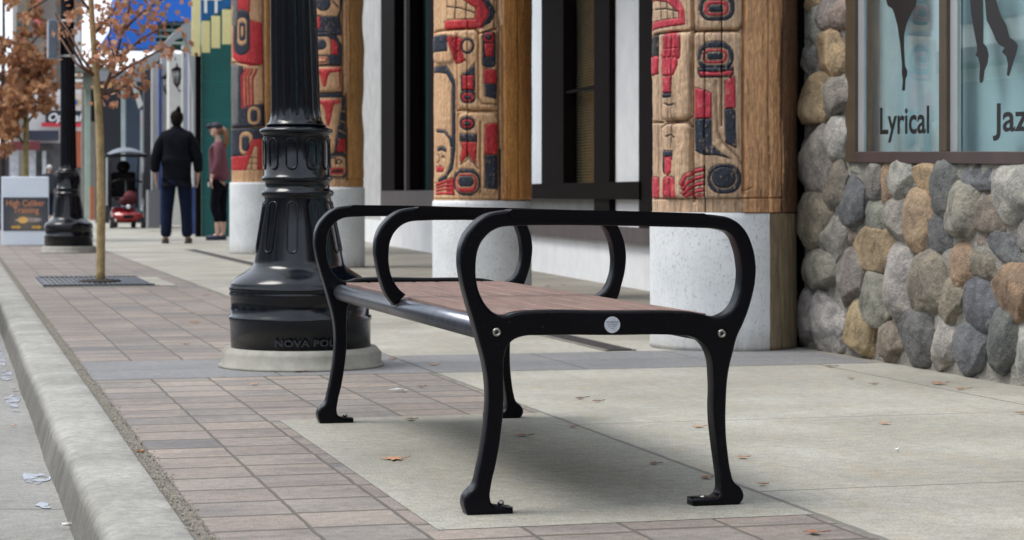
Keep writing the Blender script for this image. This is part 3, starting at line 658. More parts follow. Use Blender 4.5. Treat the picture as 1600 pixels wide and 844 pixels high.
# --- second post
sh2 = [
 (RED, [(150, -30), (275, -30), (300, 20), (330, 50), (325, 82), (292, 128), (135, 131), (134, 94), (262, 92), (266, 50), (200, 8)]), (NAVY, [(283, 8), (318, 18), (348, 62), (322, 108), (283, 125), (310, 90), (318, 60)]),
 (WOOD, [(145, 8), (200, 8), (264, 50), (260, 92), (142, 90)]), (DARK, strip([(142, 38), (200, 48), (262, 68)], 4)), (DARK, strip([(182, 10), (176, 90)], 4)), (DARK, strip([(226, 26), (222, 92)], 4)),
 (NAVY, [(90, 147), (152, 150), (152, 214), (90, 212)]),
 (RED, strip([(154, 158), (162, 190), (175, 225), (186, 264)], 11)), (RED, strip([(166, 154), (174, 190), (188, 225), (200, 266)], 11)), (RED, strip([(178, 158), (186, 190), (198, 222), (212, 262)], 11)), (RED, strip([(190, 160), (196, 190), (206, 215), (222, 256)], 11)), (RED, [(172, 170), (205, 162), (222, 180), (206, 198), (208, 220), (180, 215)]),
 (NAVY, el(233, 197, 27, 32)), (WOOD, el(232, 197, 18, 23)),
 (NAVY, [(206, 312), (240, 290), (262, 262), (264, 372), (206, 372)]), (RED, [(213, 312), (256, 312), (256, 368), (213, 368)]), (NAVY, rr(204, 368, 265, 421, .4)), (RED, rr(211, 380, 257, 414, .45)), (NAVY, rr(221, 391, 248, 406, .4)),
 (NAVY, rr(289, 139, 343, 282, .35)), (RED, rr(295, 146, 338, 184, .4)), (NAVY, el(314, 163, 13, 11)), (RED, [(297, 188), (336, 188), (332, 238), (303, 240)]),
 (RED, [(297, 286), (349, 292), (349, 346), (297, 343)]), (NAVY, [(300, 345), (349, 348), (346, 406), (300, 394)]),
 (NAVY, rr(202, 472, 263, 526, .48)), (RED, rr(210, 484, 255, 518, .45)), (NAVY, rr(220, 494, 246, 510, .4)),
 (NAVY, [(202, 541), (271, 541), (271, 571), (202, 569)]), (RED, [(205, 572), (270, 573), (266, 662), (244, 632), (236, 612), (228, 632), (208, 655), (202, 640), (213, 600)]),
 (NAVY, strip([(205, 662), (232, 642), (236, 618), (244, 642), (268, 668), (276, 680)], 3)),
 (NAVY, rr(172, 676, 282, 782, .42)), (WOOD, rr(180, 692, 274, 772, .4)), (RED, rr(184, 696, 270, 770, .4)), (WOOD, rr(193, 704, 260, 752, .3)), (NAVY, rr(196, 706, 257, 746, .35)),
 (RED, [(302, 508), (325, 498), (353, 498), (353, 620), (300, 622)]), (NAVY, [(300, 623), (353, 623), (353, 758), (300, 754)]),
 (NAVY, [(90, 270), (140, 268), (162, 300), (178, 332), (180, 600), (170, 672), (140, 715), (105, 728), (105, 716), (140, 698), (158, 650), (164, 560), (163, 345), (140, 302), (90, 292)]),
 (NAVY, strip([(100, 525), (135, 530), (158, 558), (164, 590)], 12)),
 (NAVY, [(104, 592), (125, 586), (143, 598), (140, 612), (122, 602), (104, 608)]), (DARK, strip([(120, 632), (130, 626), (134, 636)], 4)), (DARK, strip([(108, 618), (112, 640), (104, 655)], 3)),
 (RED, [(98, 668), (120, 664), (132, 676), (126, 688), (98, 690)]),
 (RED, strip([(96, 738), (130, 728), (172, 716)], 11)), (RED, strip([(96, 750), (130, 742), (172, 738)], 9)), (RED, strip([(96, 762), (130, 756), (170, 755)], 9)), (RED, strip([(96, 775), (130, 772), (175, 774)], 11)), (RED, [(140, 722), (174, 712), (174, 778), (140, 778)])]
gr2 = [([(354, -300), (356, 60), (362, 120), (358, 300), (360, 560), (364, 800)], 5, .026), ([(372, 120), (376, 770)], 5, .012), ([(190, 449), (220, 445), (250, 452), (354, 450)], 4, .022), ([(90, 131), (260, 130), (278, 150), (350, 128)], 4, .022), ([(276, 140), (276, 400), (292, 424), (352, 424)], 4, .018),
 ([(188, 150), (186, 450)], 3, .012), ([(190, 460), (188, 680)], 3, .016), ([(284, 498), (284, 770)], 4, .016), ([(340, -300), (342, 130)], 5, .02), ([(430, -300), (436, 800)], 3, .004), ([(95, 795), (500, 798)], 3, .01)]
cr2 = [([(232, 100), (233, 640)], 1.1), ([(350, -100), (352, 330)], 1.6), ([(366, 600), (367, 800)], 1.6)]
pn2 = [rr(190, 134, 350, 446, .2), rr(190, 456, 354, 780, .2), rr(90, 136, 184, 262, .3)]
post(754, 13.9, 676, 831, 313, (640, 0), 2.558, sh2, gr2, cr2, pn2, 372, 'orange cedar carved post with a toothed red mouth, second from the stone wall', (.52, .33, .19), (.56, .27, .085))
# --- third post (partly behind the near lamp)
sh1 = [
 (NAVY, [(300, -30), (505, -30), (503, 20), (490, 75), (498, 150), (300, 150)]), (WOOD, [(330, -30), (488, -30), (490, 50), (478, 75), (420, 75), (370, 60)]), (NAVY, el(421, 24, 31, 30)), (DARK, strip([(385, 12), (420, -12), (455, 10), (484, 40)], 5)),
 (RED, [(360, 75), (408, 76), (410, 122), (360, 126)]),
 (NAVY, [(300, 138), (440, 138), (478, 152), (499, 192), (499, 268), (300, 268)]), (WOOD, [(360, 155), (440, 155), (452, 168), (452, 226), (360, 228)]), (NAVY, rr(372, 165, 434, 206, .48)), (WOOD, rr(372, 232, 442, 262, .3)), (RED, rr(376, 238, 438, 258, .3)), (WOOD, rr(384, 243, 432, 254, .3)),
 (RED, [(454, 162), (470, 170), (482, 190), (482, 226), (454, 226)]),
 (RED, [(360, 284), (492, 278), (494, 292), (450, 298), (440, 318), (432, 352), (422, 352), (412, 312), (404, 298), (360, 296)]), (RED, strip([(488, 290), (490, 355), (482, 360)], 5)),
 (NAVY, [(360, 378), (504, 374), (504, 394), (360, 396)]),
 (RED, [(360, 404), (492, 404), (492, 418), (466, 422), (456, 460), (446, 508), (438, 508), (428, 440), (416, 420), (360, 418)]),
 (NAVY, [(497, 382), (517, 392), (521, 612), (466, 614), (474, 540), (488, 480), (495, 430)]), (WOOD, strip([(494, 446), (516, 452)], 5)), (WOOD, strip([(490, 486), (516, 496)], 5)), (WOOD, strip([(482, 524), (518, 538)], 5)), (RED, [(484, 556), (512, 560), (514, 610), (474, 608)]),
 (NAVY, rr(440, 614, 518, 712, .2)), (WOOD, rr(446, 626, 512, 705, .3)), (RED, rr(450, 672, 506, 698, .3)), (DARK, rr(458, 680, 498, 690, .3)), (NAVY, el(486, 648, 12, 10)), (WOOD, el(486, 648, 7, 6)), (NAVY, strip([(452, 636), (470, 632), (474, 660)], 5))]
gr1 = [([(500, -300), (504, 270), (505, 380)], 5, .03), ([(518, 380), (524, 720)], 5, .03), ([(350, 272), (500, 270)], 4, .02), ([(350, 378), (500, 374)], 3, .015), ([(500, 275), (500, 372)], 4, .02), ([(340, 718), (600, 716)], 3, .012)]
post(521.5, 19.8, 474, 567, 292.5, (340, 0), 2.558, sh1, gr1, [], [rr(380, 274, 500, 374, .2), rr(370, 400, 500, 610, .2)], 522, 'dark carved post seen just right of the near lamp post', (.48, .29, .16), (.40, .20, .06), wav=.045, over=.06)
sh0 = [
 (RED, [(40, -30), (132, -30), (128, 50), (120, 85), (178, 100), (184, 262), (130, 272), (80, 256), (55, 232), (55, 190), (62, 50)]),
 (NAVY, rr(60, 46, 128, 226, .48)), (WOOD, rr(76, 78, 116, 188, .48)), (NAVY, rr(84, 96, 110, 170, .48)), (WOOD, rr(92, 112, 103, 152, .4)), (GREY, rr(55, 0, 76, 110, .3)),
 (NAVY, [(50, 254), (100, 272), (96, 430), (188, 418), (192, 508), (50, 512)]), (GREY, [(50, 260), (82, 268), (80, 500), (50, 505)]),
 (RED, strip([(98, 438), (96, 360), (94, 310), (112, 278)], 10)), (RED, strip([(112, 435), (110, 360), (108, 310), (126, 280)], 9)), (RED, strip([(126, 432), (124, 360), (122, 312), (140, 282)], 9)), (RED, strip([(140, 425), (138, 360), (138, 318), (158, 284)], 8)), (WOOD, [(146, 410), (146, 320), (160, 284), (188, 280), (188, 415)]),
 (WOOD, rr(118, 430, 172, 502, .45)), (NAVY, rr(132, 444, 158, 490, .4)),
 (NAVY, [(50, 514), (182, 514), (182, 562), (140, 562), (112, 622), (50, 628)]), (WOOD, rr(84, 528, 140, 622, .46)), (NAVY, rr(94, 546, 126, 606, .46)),
 (RED, [(50, 682), (50, 626), (108, 624), (140, 558), (178, 558), (178, 682)]), (WOOD, [(112, 682), (146, 588), (160, 588), (160, 682)]), (DARK, strip([(128, 632), (160, 632)], 2)), (DARK, strip([(122, 656), (160, 656)], 2)), (DARK, strip([(138, 610), (136, 680)], 2))]
gr0 = [([(50, 252), (185, 272)], 4, .02), ([(50, 513), (185, 512)], 4, .02), ([(184, 0), (190, 700)], 5, .02)]
post(403, 24.4, 361, 445, 285, (340, 0), 2.558, sh0, gr0, [], [], 192, 'carved post farthest along the row, left of the near lamp post', (.48, .29, .16), (.42, .21, .07), wav=.02, over=.04)
# ================================================================= PORCH BUILDING (behind the posts)
A_, B_ = G(1026, 457), G(609, 384)
fd = (B_-A_).normalized(); fn_ = Vector((-fd.y, fd.x, 0))      # fn_ points to the street
if fn_.x > 0: fn_ = -fn_
FM = Matrix(((fd.x, -fn_.x, 0, A_.x), (fd.y, -fn_.y, 0, A_.y), (0, 0, 1, 0), (0, 0, 0, 1)))   # local x along wall (away), y into the building
FMI = FM.inverted()
def fu(px, dep=0, py=HY):
    o_, d_ = FMI @ Vector((0, 0, H)), FMI.to_3x3() @ ray(px, py); t = (dep-o_.y)/d_.y
    q = o_ + d_*t; return q.x, q.z
porch = empty('porch_building', (A_.x, A_.y, 0), 'dark timber framed building with white stucco panels behind the carved posts', 'building')
porch_rot = porch
m_stucco = simple('white stucco', (.78, .79, .80), (.68, .69, .70), 5, .85, .5, 90, .004)
m_stucco2 = simple('grey weathered stucco', (.48, .48, .48), (.36, .36, .355), 4, .85, .6, 60, .006)
m_dark = simple('dark stained timber', (.004, .0022, .002), (.008, .0045, .004), 12, .7, .3, 60, sc=(8, 8, 1), spec=.06)
m_sill = simple('purple brown sill paint', (.085, .062, .062), (.055, .040, .040), 10, .5, .2)
m_inner = simple('dark interior', (.012, .012, .013), None, 4, .9, 0, spec=.1)
def glass(name, tint=(1, 1, 1), refl=.06, rough=.0):
    m, n, l, b = nodes(name); n.remove(b); o_ = n['Material Output']
    t = n.new('ShaderNodeBsdfTransparent'); t.inputs[0].default_value = (*tint, 1); g_ = n.new('ShaderNodeBsdfGlossy'); g_.inputs['Roughness'].default_value = rough
    lw = n.new('ShaderNodeLayerWeight'); lw.inputs[0].default_value = .5
    k = math_(n, l, 'MULTIPLY_ADD', math_(n, l, 'POWER', lw.outputs['Facing'], 4.5), .9, refl, clamp=True); x = n.new('ShaderNodeMixShader'); l.new(k, x.inputs[0]); l.new(t.outputs[0], x.inputs[1]); l.new(g_.outputs[0], x.inputs[2])
    l.new(x.outputs[0], o_.inputs['Surface']); return m
MT['glass'] = glass('window glass'); MT['glass2'] = glass('studio window glass', (.95, 1, 1), .16)
def pbox(name, items, m, parent=porch, bev=0):
    """items: (px0, px1, z0, z1, depth0, depth1); columns seen in the picture, heights in metres"""
    if name in ('window_mullion', 'pane') and len(items) > 1:
        return [pbox(name, [q], m, parent, bev) for q in items][0]
    if name == 'window' and len(items) > 1:
        w0 = pbox(name, items[:1], m, parent, bev)
        for q in items[1:]: pbox('window_frame', [q], m, w0, bev)
        return w0
    b_ = MB()
    for px0, px1, z0, z1, d0, d1 in items:
        b_.box(fu(px0, d0)[0], fu(px1, d0)[0], d0, d1, z0, z1, bev)
    bmesh.ops.transform(b_.bm, matrix=FM, verts=b_.bm.verts); return b_.build(name, m, parent)
zat = lambda px, py, dep=0: fu(px, dep, py)[1]
zs0, zs1 = zat(1019, 383), zat(1019, 357)        # brown band
zr0, zr1 = zat(990, 312), zat(990, 284)          # dark rail
# back wall pieces (butted end to end)
pbox('wall', [(1180, 545, -.02, zs0, 0, .2)], m_stucco)
pbox('brown_band', [(1180, 700, zs0, zs1, -.05, .2)], m_sill)
pbox('stucco_panel', [(998, 952, zs1, zr0, .02, .2), (998, 952, zr1, 4.4, .02, .2)], m_stucco)
pbox('wall_pier', [(595, 545, zs0, 4.4, 0, .2)], m_stucco2)
pbox('timber_post', [(1200, 998, zs1, 4.4, -.03, .2)], m_dark)
pbox('timber_post', [(952, 928, zs1, 4.4, -.03, .2)], m_dark)
pbox('timber_rail', [(998.3, 700, zr0, zr1, -.045, -.032)], m_dark)
pbox('timber_rail', [(928, 700, zr0-.0, zr1, -.030, .2)], m_dark)
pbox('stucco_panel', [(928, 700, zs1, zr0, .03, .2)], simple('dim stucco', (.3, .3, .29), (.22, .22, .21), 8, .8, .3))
w = pbox('window', [(880, 852, zr1, 4.4, -.02, .09), (852, 846, zr1, 4.4, .0, .09)], m_dark)
pbox('window_mullion', [(882, 877, zr1, 4.4, -.01, .08), (928, 880, zat(900, 145, .04), zat(900, 141, .04), .0, .05)], m_dark, w)
pbox('pane', [(928, 880, zr1, 4.4, .06, .066)], MT['glass'], w)
bl_ = [(928, 880, z, z+.013, .10, .104) for z in np.arange(zr1, 2.6, .024)]
pbox('blind', bl_, simple('olive reflection blind', (.20, .18, .09), (.12, .11, .06), 2.2, .6, 0), w)  # olive-yellow glass reflections painted into the slat colour
pbox('pane', [(846, 780, zr1, 4.4, .06, .066)], MT['glass'], w)
pbox('pane_sheet', [(846, 780, zr1, 4.4, .12, .13)], simple('pale pane reflection', (.72, .76, .74), (.45, .52, .50), 3, .7, 0), w)  # pale sheet painted in for the bright reflection in this pane
pbox('blind', [(849, 832, z, z+.006, .09, .095) for z in np.arange(zr1, 2.4, .026)], simple('white blind', (.55, .58, .56), None, 3, .6, 0), w)
# far window beside the grey pier
zf0, zf1 = zat(640, 327), zat(640, 298)
pbox('brown_band', [(700, 595, zs0, zf0, .0, .2)], m_stucco)
pbox('brown_band', [(700, 594.5, zf0, zf1, -.06, .2)], m_sill)
w2 = pbox('window', [(616, 595, zf1, 4.4, -.02, .15), (640, 633, zf1, 4.4, -.02, .15), (680, 668, zf1, 4.4, -.03, .15)], m_dark)
pbox('window_mullion', [(634, 632, zf1, 4.4, -.024, -.021)], simple('worn edge', (.12, .105, .10), None, 9, .6, 0), w2)
pbox('pane', [(668, 640, zf1, 4.4, .08, .086), (633, 616, zf1, 4.4, .08, .086)], MT['glass'], w2)
pbox('door_stud', [(624.5, 621.5, .95, 1.0, .07, .075)], simple('white dot', (.8, .8, .8), None, 3, .5, 0), w2)
pbox('interior', [(1180, 500, -.02, 4.4, .9, .95)], m_inner)
# soffit and beam carried by the posts
MB().box(3.02, 8.5, 8.3, 27.2, 4.45, 4.7).build('roof', m_dark, porch)
MB().box(3.05, 3.9, 8.4, 27.1, 4.36, 4.45, .01).build('beam', m_dark, porch)
MB().box(2.9, 9, 8.2, 27.3, 4.7, 6.6).build('upper_wall', m_stucco, porch)

# ================================================================= STONE SHOP FRONT
XW = 3.70
Y_end = PX(1262, 300, XW).y; Y_wl = PX(1327, 240, XW).y
slope = .0187
zsill = PX(1330, 249, XW).z
shopR = empty('stone_shopfront', (XW+.1, 6.5, 0), 'river stone shopfront with brown framed dance studio windows at the right', 'building')
mort = simple('mortar', (.30, .285, .25), (.19, .18, .16), 14, .95, .9, 90, .012)
def grid_wall(x, y0, y1, z0, z1, m, name, par):
    ny, nz = max(2, int(abs(y1-y0)/.03)), max(2, int((z1-z0)/.03)); V = []
    for i in range(ny+1):
        for k in range(nz+1):
            e = 0 if i in (0, ny) or k in (0, nz) else 1
            V.append((x+e*rng.uniform(-.010, .008), y0+(y1-y0)*i/ny, z0+(z1-z0)*k/nz))
    return pydata(name, V, [(i*(nz+1)+k, (i+1)*(nz+1)+k, (i+1)*(nz+1)+k+1, i*(nz+1)+k+1) for i in range(ny) for k in range(nz)], m, par, smooth=True)
wl_ = MB().box(XW+.012, 4.35, 1.5, Y_end, -.02, zsill-.012).box(XW+.012, 4.35, Y_wl, Y_end, zsill-.012, 3.4).box(XW, 4.35, 1.5, Y_wl, 2.75, 3.4).build('wall', mort, shopR)
grid_wall(XW-.015, Y_end, 1.5, 0, zsill-.012, mort, 'mortar_face', shopR)
grid_wall(XW-.015, Y_end, Y_wl, zsill-.012, 3.4, mort, 'mortar_face', shopR)
MB().box(4.35, 9, 1.5, Y_end+.3, 3.4, 3.6).box(4.35, 9, 1.5, 1.7, 0, 3.4).build('roof', m_dark, shopR)
MB().box(XW-.03, 9, Y_end+.03, Y_end+.5, 0, 4.4).build('side_wall', m_dark, shopR)
def stone_mat():
    m, n, l, b = nodes('river stone'); at = n.new('ShaderNodeAttribute'); at.attribute_name = 'paint'; at.attribute_type = 'GEOMETRY'
    v = vec(n, l); big = noise(n, l, v, 11, 6, .65, .6); fine = noise(n, l, v, 130, 4, .75); med = noise(n, l, v, 34, 5, .7)
    c = mix(n, l, .75, at.outputs['Color'], ramp(n, l, big, [(.30, (.16, .15, .15)), (.5, (.5, .5, .5)), (.70, (.84, .80, .74))]), 'OVERLAY')
    c = mix(n, l, .55, c, ramp(n, l, fine, [(.3, (.22,)*3), (.7, (.80,)*3)]), 'OVERLAY')
    c = mix(n, l, ramp(n, l, med, [(.60, (0,)*3), (.74, (.5,)*3)]), c, (.42, .41, .38))
    l.new(c, b.inputs['Base Color']); b.inputs['Roughness'].default_value = .8
    bump(n, l, b, math_(n, l, 'MULTIPLY_ADD', med, 3.5, fine), .8, .006); return m
MT['stone'] = stone_mat()
C_ = {'g': (.215, .205, .18), 'd': (.12, .122, .127), 't': (.30, .225, .135), 'b': (.205, .175, .14), 'l': (.30, .295, .27), 'r': (.27, .185, .12)}
st7 = [(190, 110, 76, 172, 10, 'b'), (250, 55, 58, 52, 0, 'l'), (320, 90, 84, 132, 0, 'g'), (370, 108, 46, 152, 5, 't'), (428, 95, 84, 142, -5, 'l'), (516, 80, 122, 122, 0, 't'), (580, 120, 82, 200, 22, 'd'), (709, 76, 154, 100, 0, 'd'), (835, 132, 142, 225, 0, 'l'),
 (122, 232, 94, 200, 0, 'b'), (250, 172, 114, 180, 0, 'd'), (190, 292, 94, 190, -12, 'g'), (240, 302, 50, 76, 0, 'b'), (338, 222, 86, 124, 0, 'g'), (408, 240, 80, 158, -6, 'g'), (488, 248, 92, 208, 8, 't'), (555, 297, 84, 154, -6, 'd'), (637, 205, 110, 206, -8, 'g'), (738, 217, 126, 142, 0, 'b'), (797, 327, 128, 130, 15, 'd'),
 (330, 342, 152, 158, 0, 't'), (150, 410, 118, 178, 0, 'g'), (241, 440, 84, 198, 6, 'g'), (425, 450, 94, 250, 3, 'l'), (330, 527, 104, 198, 0, 'g'), (525, 472, 106, 240, -4, 'b'), (637, 399, 82, 160, -20, 'r'), (708, 392, 104, 116, 12, 'b'), (700, 310, 74, 62, 0, 'b'), (826, 487, 138, 208, 0, 'r'),
 (97, 596, 66, 204, 0, 'l'), (166, 602, 102, 206, 0, 'l'), (280, 622, 124, 204, 0, 't'), (388, 668, 86, 158, 0, 'b'), (480, 658, 112, 196, 0, 'd'), (573, 676, 84, 188, 6, 'l'), (605, 532, 90, 158, -8, 'b'), (710, 536, 130, 190, 8, 'd'), (672, 703, 118, 178, 0, 'd'), (786, 668, 100, 222, 10, 'd'), (860, 690, 70, 255, 0, 'l'), (866, 300, 52, 160, 0, 'g')]
st6 = [(120, 15, 68, 70, 0, 't'), (150, 120, 120, 164, 10, 'l'), (185, 60, 88, 160, 0, 'g'), (242, 58, 88, 146, 0, 'b'), (214, 235, 122, 200, 14, 't'), (121, 276, 76, 154, 0, 'g'), (242, 415, 92, 205, 0, 'g'), (150, 445, 128, 218, 0, 't'), (240, 610, 86, 190, 0, 'l'), (153, 690, 148, 300, 0, 'g')]
stones = [(1220+x/2.2816, 240+y/2.2816, w/2.2816, h/2.2816, a, c) for x, y, w, h, a, c in st7] + [(1220+x/2.813, y/2.813, w/2.813, h/2.813, a, c) for x, y, w, h, a, c in st6]
base = bmesh.new(); bmesh.ops.create_icosphere(base, subdivisions=5, radius=1); bv = np.array([v.co[:] for v in base.verts]); bf = np.array([[v.index for v in f.verts] for f in base.faces]); base.free()
SV, SF, SC = [], [], []
from mathutils import noise as mn
from mathutils.geometry import tessellate_polygon
def add_stone(cy, cz, hy, hz, a, colr, seed, x=XW):
    p = bv.copy(); e = .80                           # superellipsoid: a little boxy
    p = np.sign(p)*np.abs(p)**e; p /= np.maximum(np.linalg.norm(p, axis=1), 1e-6)[:, None]**.35
    rs = np.random.RandomState(seed); ns = rs.randn(5, 3); ns /= np.linalg.norm(ns, axis=1)[:, None]
    for q in ns:                                     # knocked-off flats
        d = p@q; lim = rs.uniform(.66, .92); ex = np.maximum(d-lim, 0); p -= ex[:, None]*q*.8
    for f_, amp in ((1.1, .09), (2.4, .035), (5.5, .018), (11, .010), (23, .005)):
        o = rs.rand(3)*50
        dn = np.array([mn.noise(Vector(q*f_+o)) for q in bv]); p *= (1+dn*amp*1.6)[:, None]
    ca, sa = math.cos(a), math.sin(a); dep = min(hy, hz)*rs.uniform(.40, .56)+.008
    Y = p[:, 1]*hy; Z = p[:, 2]*hz
    q = np.stack([x + .004 + p[:, 0]*dep, cy + Y*ca - Z*sa, cz + Y*sa + Z*ca], 1)
    q[:, 2] = np.maximum(q[:, 2], -.01)
    SF.append(bf+sum(len(k) for k in SV)); SV.append(q)
    cc = np.array(colr)*rs.uniform(.85, 1.15)*(1+rs.uniform(-.05, .05, 3)); SC.append(np.tile(cc, (len(q), 1)))
def wpt(px, py): q = PX(px, py, XW-.03); return q
ext = []
for i, (px, py, w, h, a, c) in enumerate(stones):
    q = wpt(px, py); e0, e1 = wpt(px-w/2, py), wpt(px+w/2, py); t0, t1 = wpt(px, py-h/2), wpt(px, py+h/2)
    hy, hz = abs(e0.y-e1.y)/2*1.21, abs(t0.z-t1.z)/2*1.18
    add_stone(q.y, q.z, hy, hz, R(a)*.8, C_[c], 100+i); ext.append((q.y, q.z, max(hy, hz)*.8))
# stones beyond the frame: random fill
rr_ = random.Random(3); keys = list(C_)
for t in range(3000):
    y = rr_.uniform(1.6, Y_end-.08); z = rr_.uniform(.06, 3.3)
    if z > zsill-.09 and y < Y_wl+.05: continue
    hy, hz = rr_.uniform(.06, .12), rr_.uniform(.08, .15)
    if all(math.hypot(y-a_, (z-b_)) > (c_+max(hy, hz)*.8) for a_, b_, c_ in ext) and (y < PX(1600, 500, XW).y-.02 or z > PX(1290, 0, XW).z+.1):
        add_stone(y, z, hy, hz, rr_.uniform(-.3, .3), C_[rr_.choice(keys)], 1000+t); ext.append((y, z, max(hy, hz)*.8))
V = np.concatenate(SV); Fc = np.concatenate(SF)
me = bpy.data.meshes.new('stones'); me.from_pydata(V.tolist(), [], Fc.tolist()); me.update(); add_attr_color(me, np.concatenate(SC).astype(np.float32))
link('river_stones', me, MT['stone'], shopR, smooth=True)
# studio windows
shear = lambda b_: [setattr(v.co, 'z', v.co.z+slope*(v.co.y-Y_wl)) for v in b_.bm.verts]
m_fr = simple('brown window frame', (.085, .062, .040), (.065, .048, .032), 6, .42, .05)
m_fr2 = simple('maroon sill frame', (.075, .050, .048), (.055, .038, .038), 6, .42, .08)
m_alu = simple('pale aluminium', (.42, .45, .46), (.36, .39, .40), 5, .35, 0, metal=.3)
y_ = lambda px, x=XW-.01: PX(px, HY, x).y
zfr = PX(1350, 236, XW).z
XG = XW-.008
X0, X1 = XW-.030, XW+.004
win = MB().box(X0, X1, y_(1327), y_(1342), zsill-.012, 2.75, .003); shear(win); win = win.build('window', m_fr, shopR)
for p0, p1_ in ((1474, 1486), (1760, 1790)):
    b = MB().box(X0, X1, y_(p0), y_(p1_), zfr, 2.75, .003); shear(b); b.build('mullion', m_fr, win)
b = MB().box(X0-.004, X1, y_(1342)-.001, 1.6, zsill-.013, zfr, .003); shear(b); b.build('sill_frame', m_fr2, win)
b = MB()
for p0, p1 in ((1342, 1352), (1486, 1498)): b.box(XG-.006, XG+.004, y_(p0, XG)-.0006, y_(p1, XG), zfr, 2.75)
shear(b); b.build('aluminium_stop', m_alu, win)
def pane(px0, px1):
    b = MB(); y0, y1 = y_(px0, XG), y_(px1, XG); b.box(XG, XG+.005, y0, y1, zfr+.0005, 2.74); shear(b); return b.build('pane', MT['glass2'], win)
p1 = pane(1352.3, 1474); p2 = pane(1498.3, 1760); pane(1790, 2200)
def pane_sheet(name, px0, px1, x, m, amp=.006, fr=26):
    y0, y1 = y_(px0, x), y_(px1, x); n1 = 120; V = []
    for i in range(n1+1):
        y = y0+(y1-y0)*i/n1
        for z in (zfr-.05, 2.74): V.append((x+amp*math.sin(y*fr)+amp*.4*math.sin(y*fr*2.3+1), y, z))
    return pydata(name, V, [(2*i, 2*i+2, 2*i+3, 2*i+1) for i in range(n1)], m, win, smooth=True)
m_blue = simple('pale blue backing', (.56, .71, .77), (.46, .64, .71), 3, .7, 0)
pane_sheet('backing', 1340, 1500, XG+.07, m_blue, .004, 40)
pane_sheet('backing', 1480, 2200, XG+.08, simple('pale aqua backing', (.60, .74, .77), (.50, .66, .70), 2, .7, 0), .003, 12)
m_decal = simple('black vinyl', (.010, .009, .010), None, 5, .4, 0)
def decal(name, pts, par):
    b = MB(); P = [PX(1220+x/2.813, y/2.813, XG-.0015) for x, y in pts]
    for dx in (0, .001):
        vs = [b.bm.verts.new(p+Vector((dx, 0, 0))) for p in P]
        for t3 in tessellate_polygon([P]): b.bm.faces.new([vs[i] for i in t3])
    return b.build(name, m_decal, par)
decal('dancer_leg_silhouette', [(440, -120), (600, -120), (600, -20), (590, 30), (572, 60), (552, 105), (542, 150), (541, 200), (545, 290), (556, 312), (554, 332), (547, 350), (545, 398), (533, 399), (536, 350), (531, 318), (533, 290), (525, 200), (512, 110), (498, 60), (489, 38), (470, 26), (465, 8), (450, -30)], p1)
decal('dancer_leg_silhouette', [(820, -150), (895, -150), (888, 0), (890, 100), (889, 190), (905, 208), (913, 240), (908, 280), (895, 310), (889, 358), (878, 367), (872, 350), (875, 290), (868, 255), (855, 243), (862, 228), (861, 200), (848, 130), (837, 60), (832, 0)], p2)
decal('dancer_leg_silhouette', [(898, -150), (960, -150), (945, 0), (962, 60), (990, 112), (1005, 165), (1028, 182), (1041, 200), (1035, 232), (1018, 285), (1003, 335), (993, 331), (998, 280), (990, 248), (971, 228), (983, 210), (958, 195), (945, 178), (930, 140), (905, 90), (897, 0)], p2)
def wlabel(txt, px0, px1, py_base, py_cap, par):
    a, b_ = PX(px0, py_base, XG-.0015), PX(px1, py_base, XG-.0015); cap = PX(px0, py_cap, XG-.0015).z-a.z
    me = text_mesh(txt, 1, .018, .0002, 1); co = [v.co for v in me.vertices]; x0 = min(c.x for c in co); x1 = max(c.x for c in co); zc = .73
    wid = abs(a.y-b_.y); s = cap/zc
    for v in me.vertices: v.co = Vector((a.x - v.co.z*.5, a.y-(v.co.x-x0)/(x1-x0)*wid, a.z+v.co.y*s+slope*(-(v.co.x-x0)/(x1-x0)*wid)))
    return link('lettering', me, m_decal, par)
wlabel('Lyrical', 1375, 1452, 209, 167, p1)
wlabel('Jazz', 1551, 1628, 205, 160, p2)
# dim studio behind
MB().box(XW+.4, 6.5, 1.7, Y_end-.05, 2.9, 2.95).box(6.5, 6.6, 1.7, Y_end, 0, 2.9).build('interior', m_inner, shopR)

# ================================================================= OTHER SIDE OF THE STREET (seen in the glass) AND ADDED SKY BLOCKERS
MB().box(XW+.02, 9, -14, 1.48, 0, 5).build('added_side_wing', simple('added wing brown', (.16, .12, .09), None, 3, .8, .1), shopR)  # unseen wing added to cut light from behind the camera
rb = empty('rear_sky_blocker', (0, -38, 0), 'unseen brown brick block added behind the viewpoint to cut sky light', 'building')  # unseen block added behind the viewpoint to darken the bench front
MB().box(-40, 40, -48, -36, 0, 13).build('wall', simple('sky blocker brick', (.16, .10, .075), (.11, .07, .055), 2, .8, .1), rb)  # body of the added sky blocker
for x in range(-36, 38, 6): MB().box(x, x+3.4, -36, -35.9, 1, 3.2).build('window', simple('sky blocker window', (.03, .04, .05), None, 3, .2, 0), rb)  # windows on the added sky blocker
ob = empty('opposite_building', (-16, 30, 0), 'pale commercial building across the street, mirrored in the shop glass', 'building')
MB().box(-24, -14, -45, 48, 0, 7.5).build('wall', simple('cream render', (.78, .76, .68), (.68, .66, .58), 1, .8, .1), ob)
for y in np.arange(-42, 46, 6.2):
    f_ = MB().box(-14.0, -13.9, y, y+4, .5, 3.1).box(-14.0, -13.92, y+.4, y+1.8, 4.4, 6.2).box(-14.0, -13.92, y+2.2, y+3.6, 4.4, 6.2).build('window', simple('opposite glass', (.10, .14, .17), None, 3, .15, 0), ob)
MB().box(-14.0, -12.8, -45, 48, 3.4, 3.7).build('awning', simple('opposite awning', (.13, .10, .09), None, 3, .7, 0), ob)
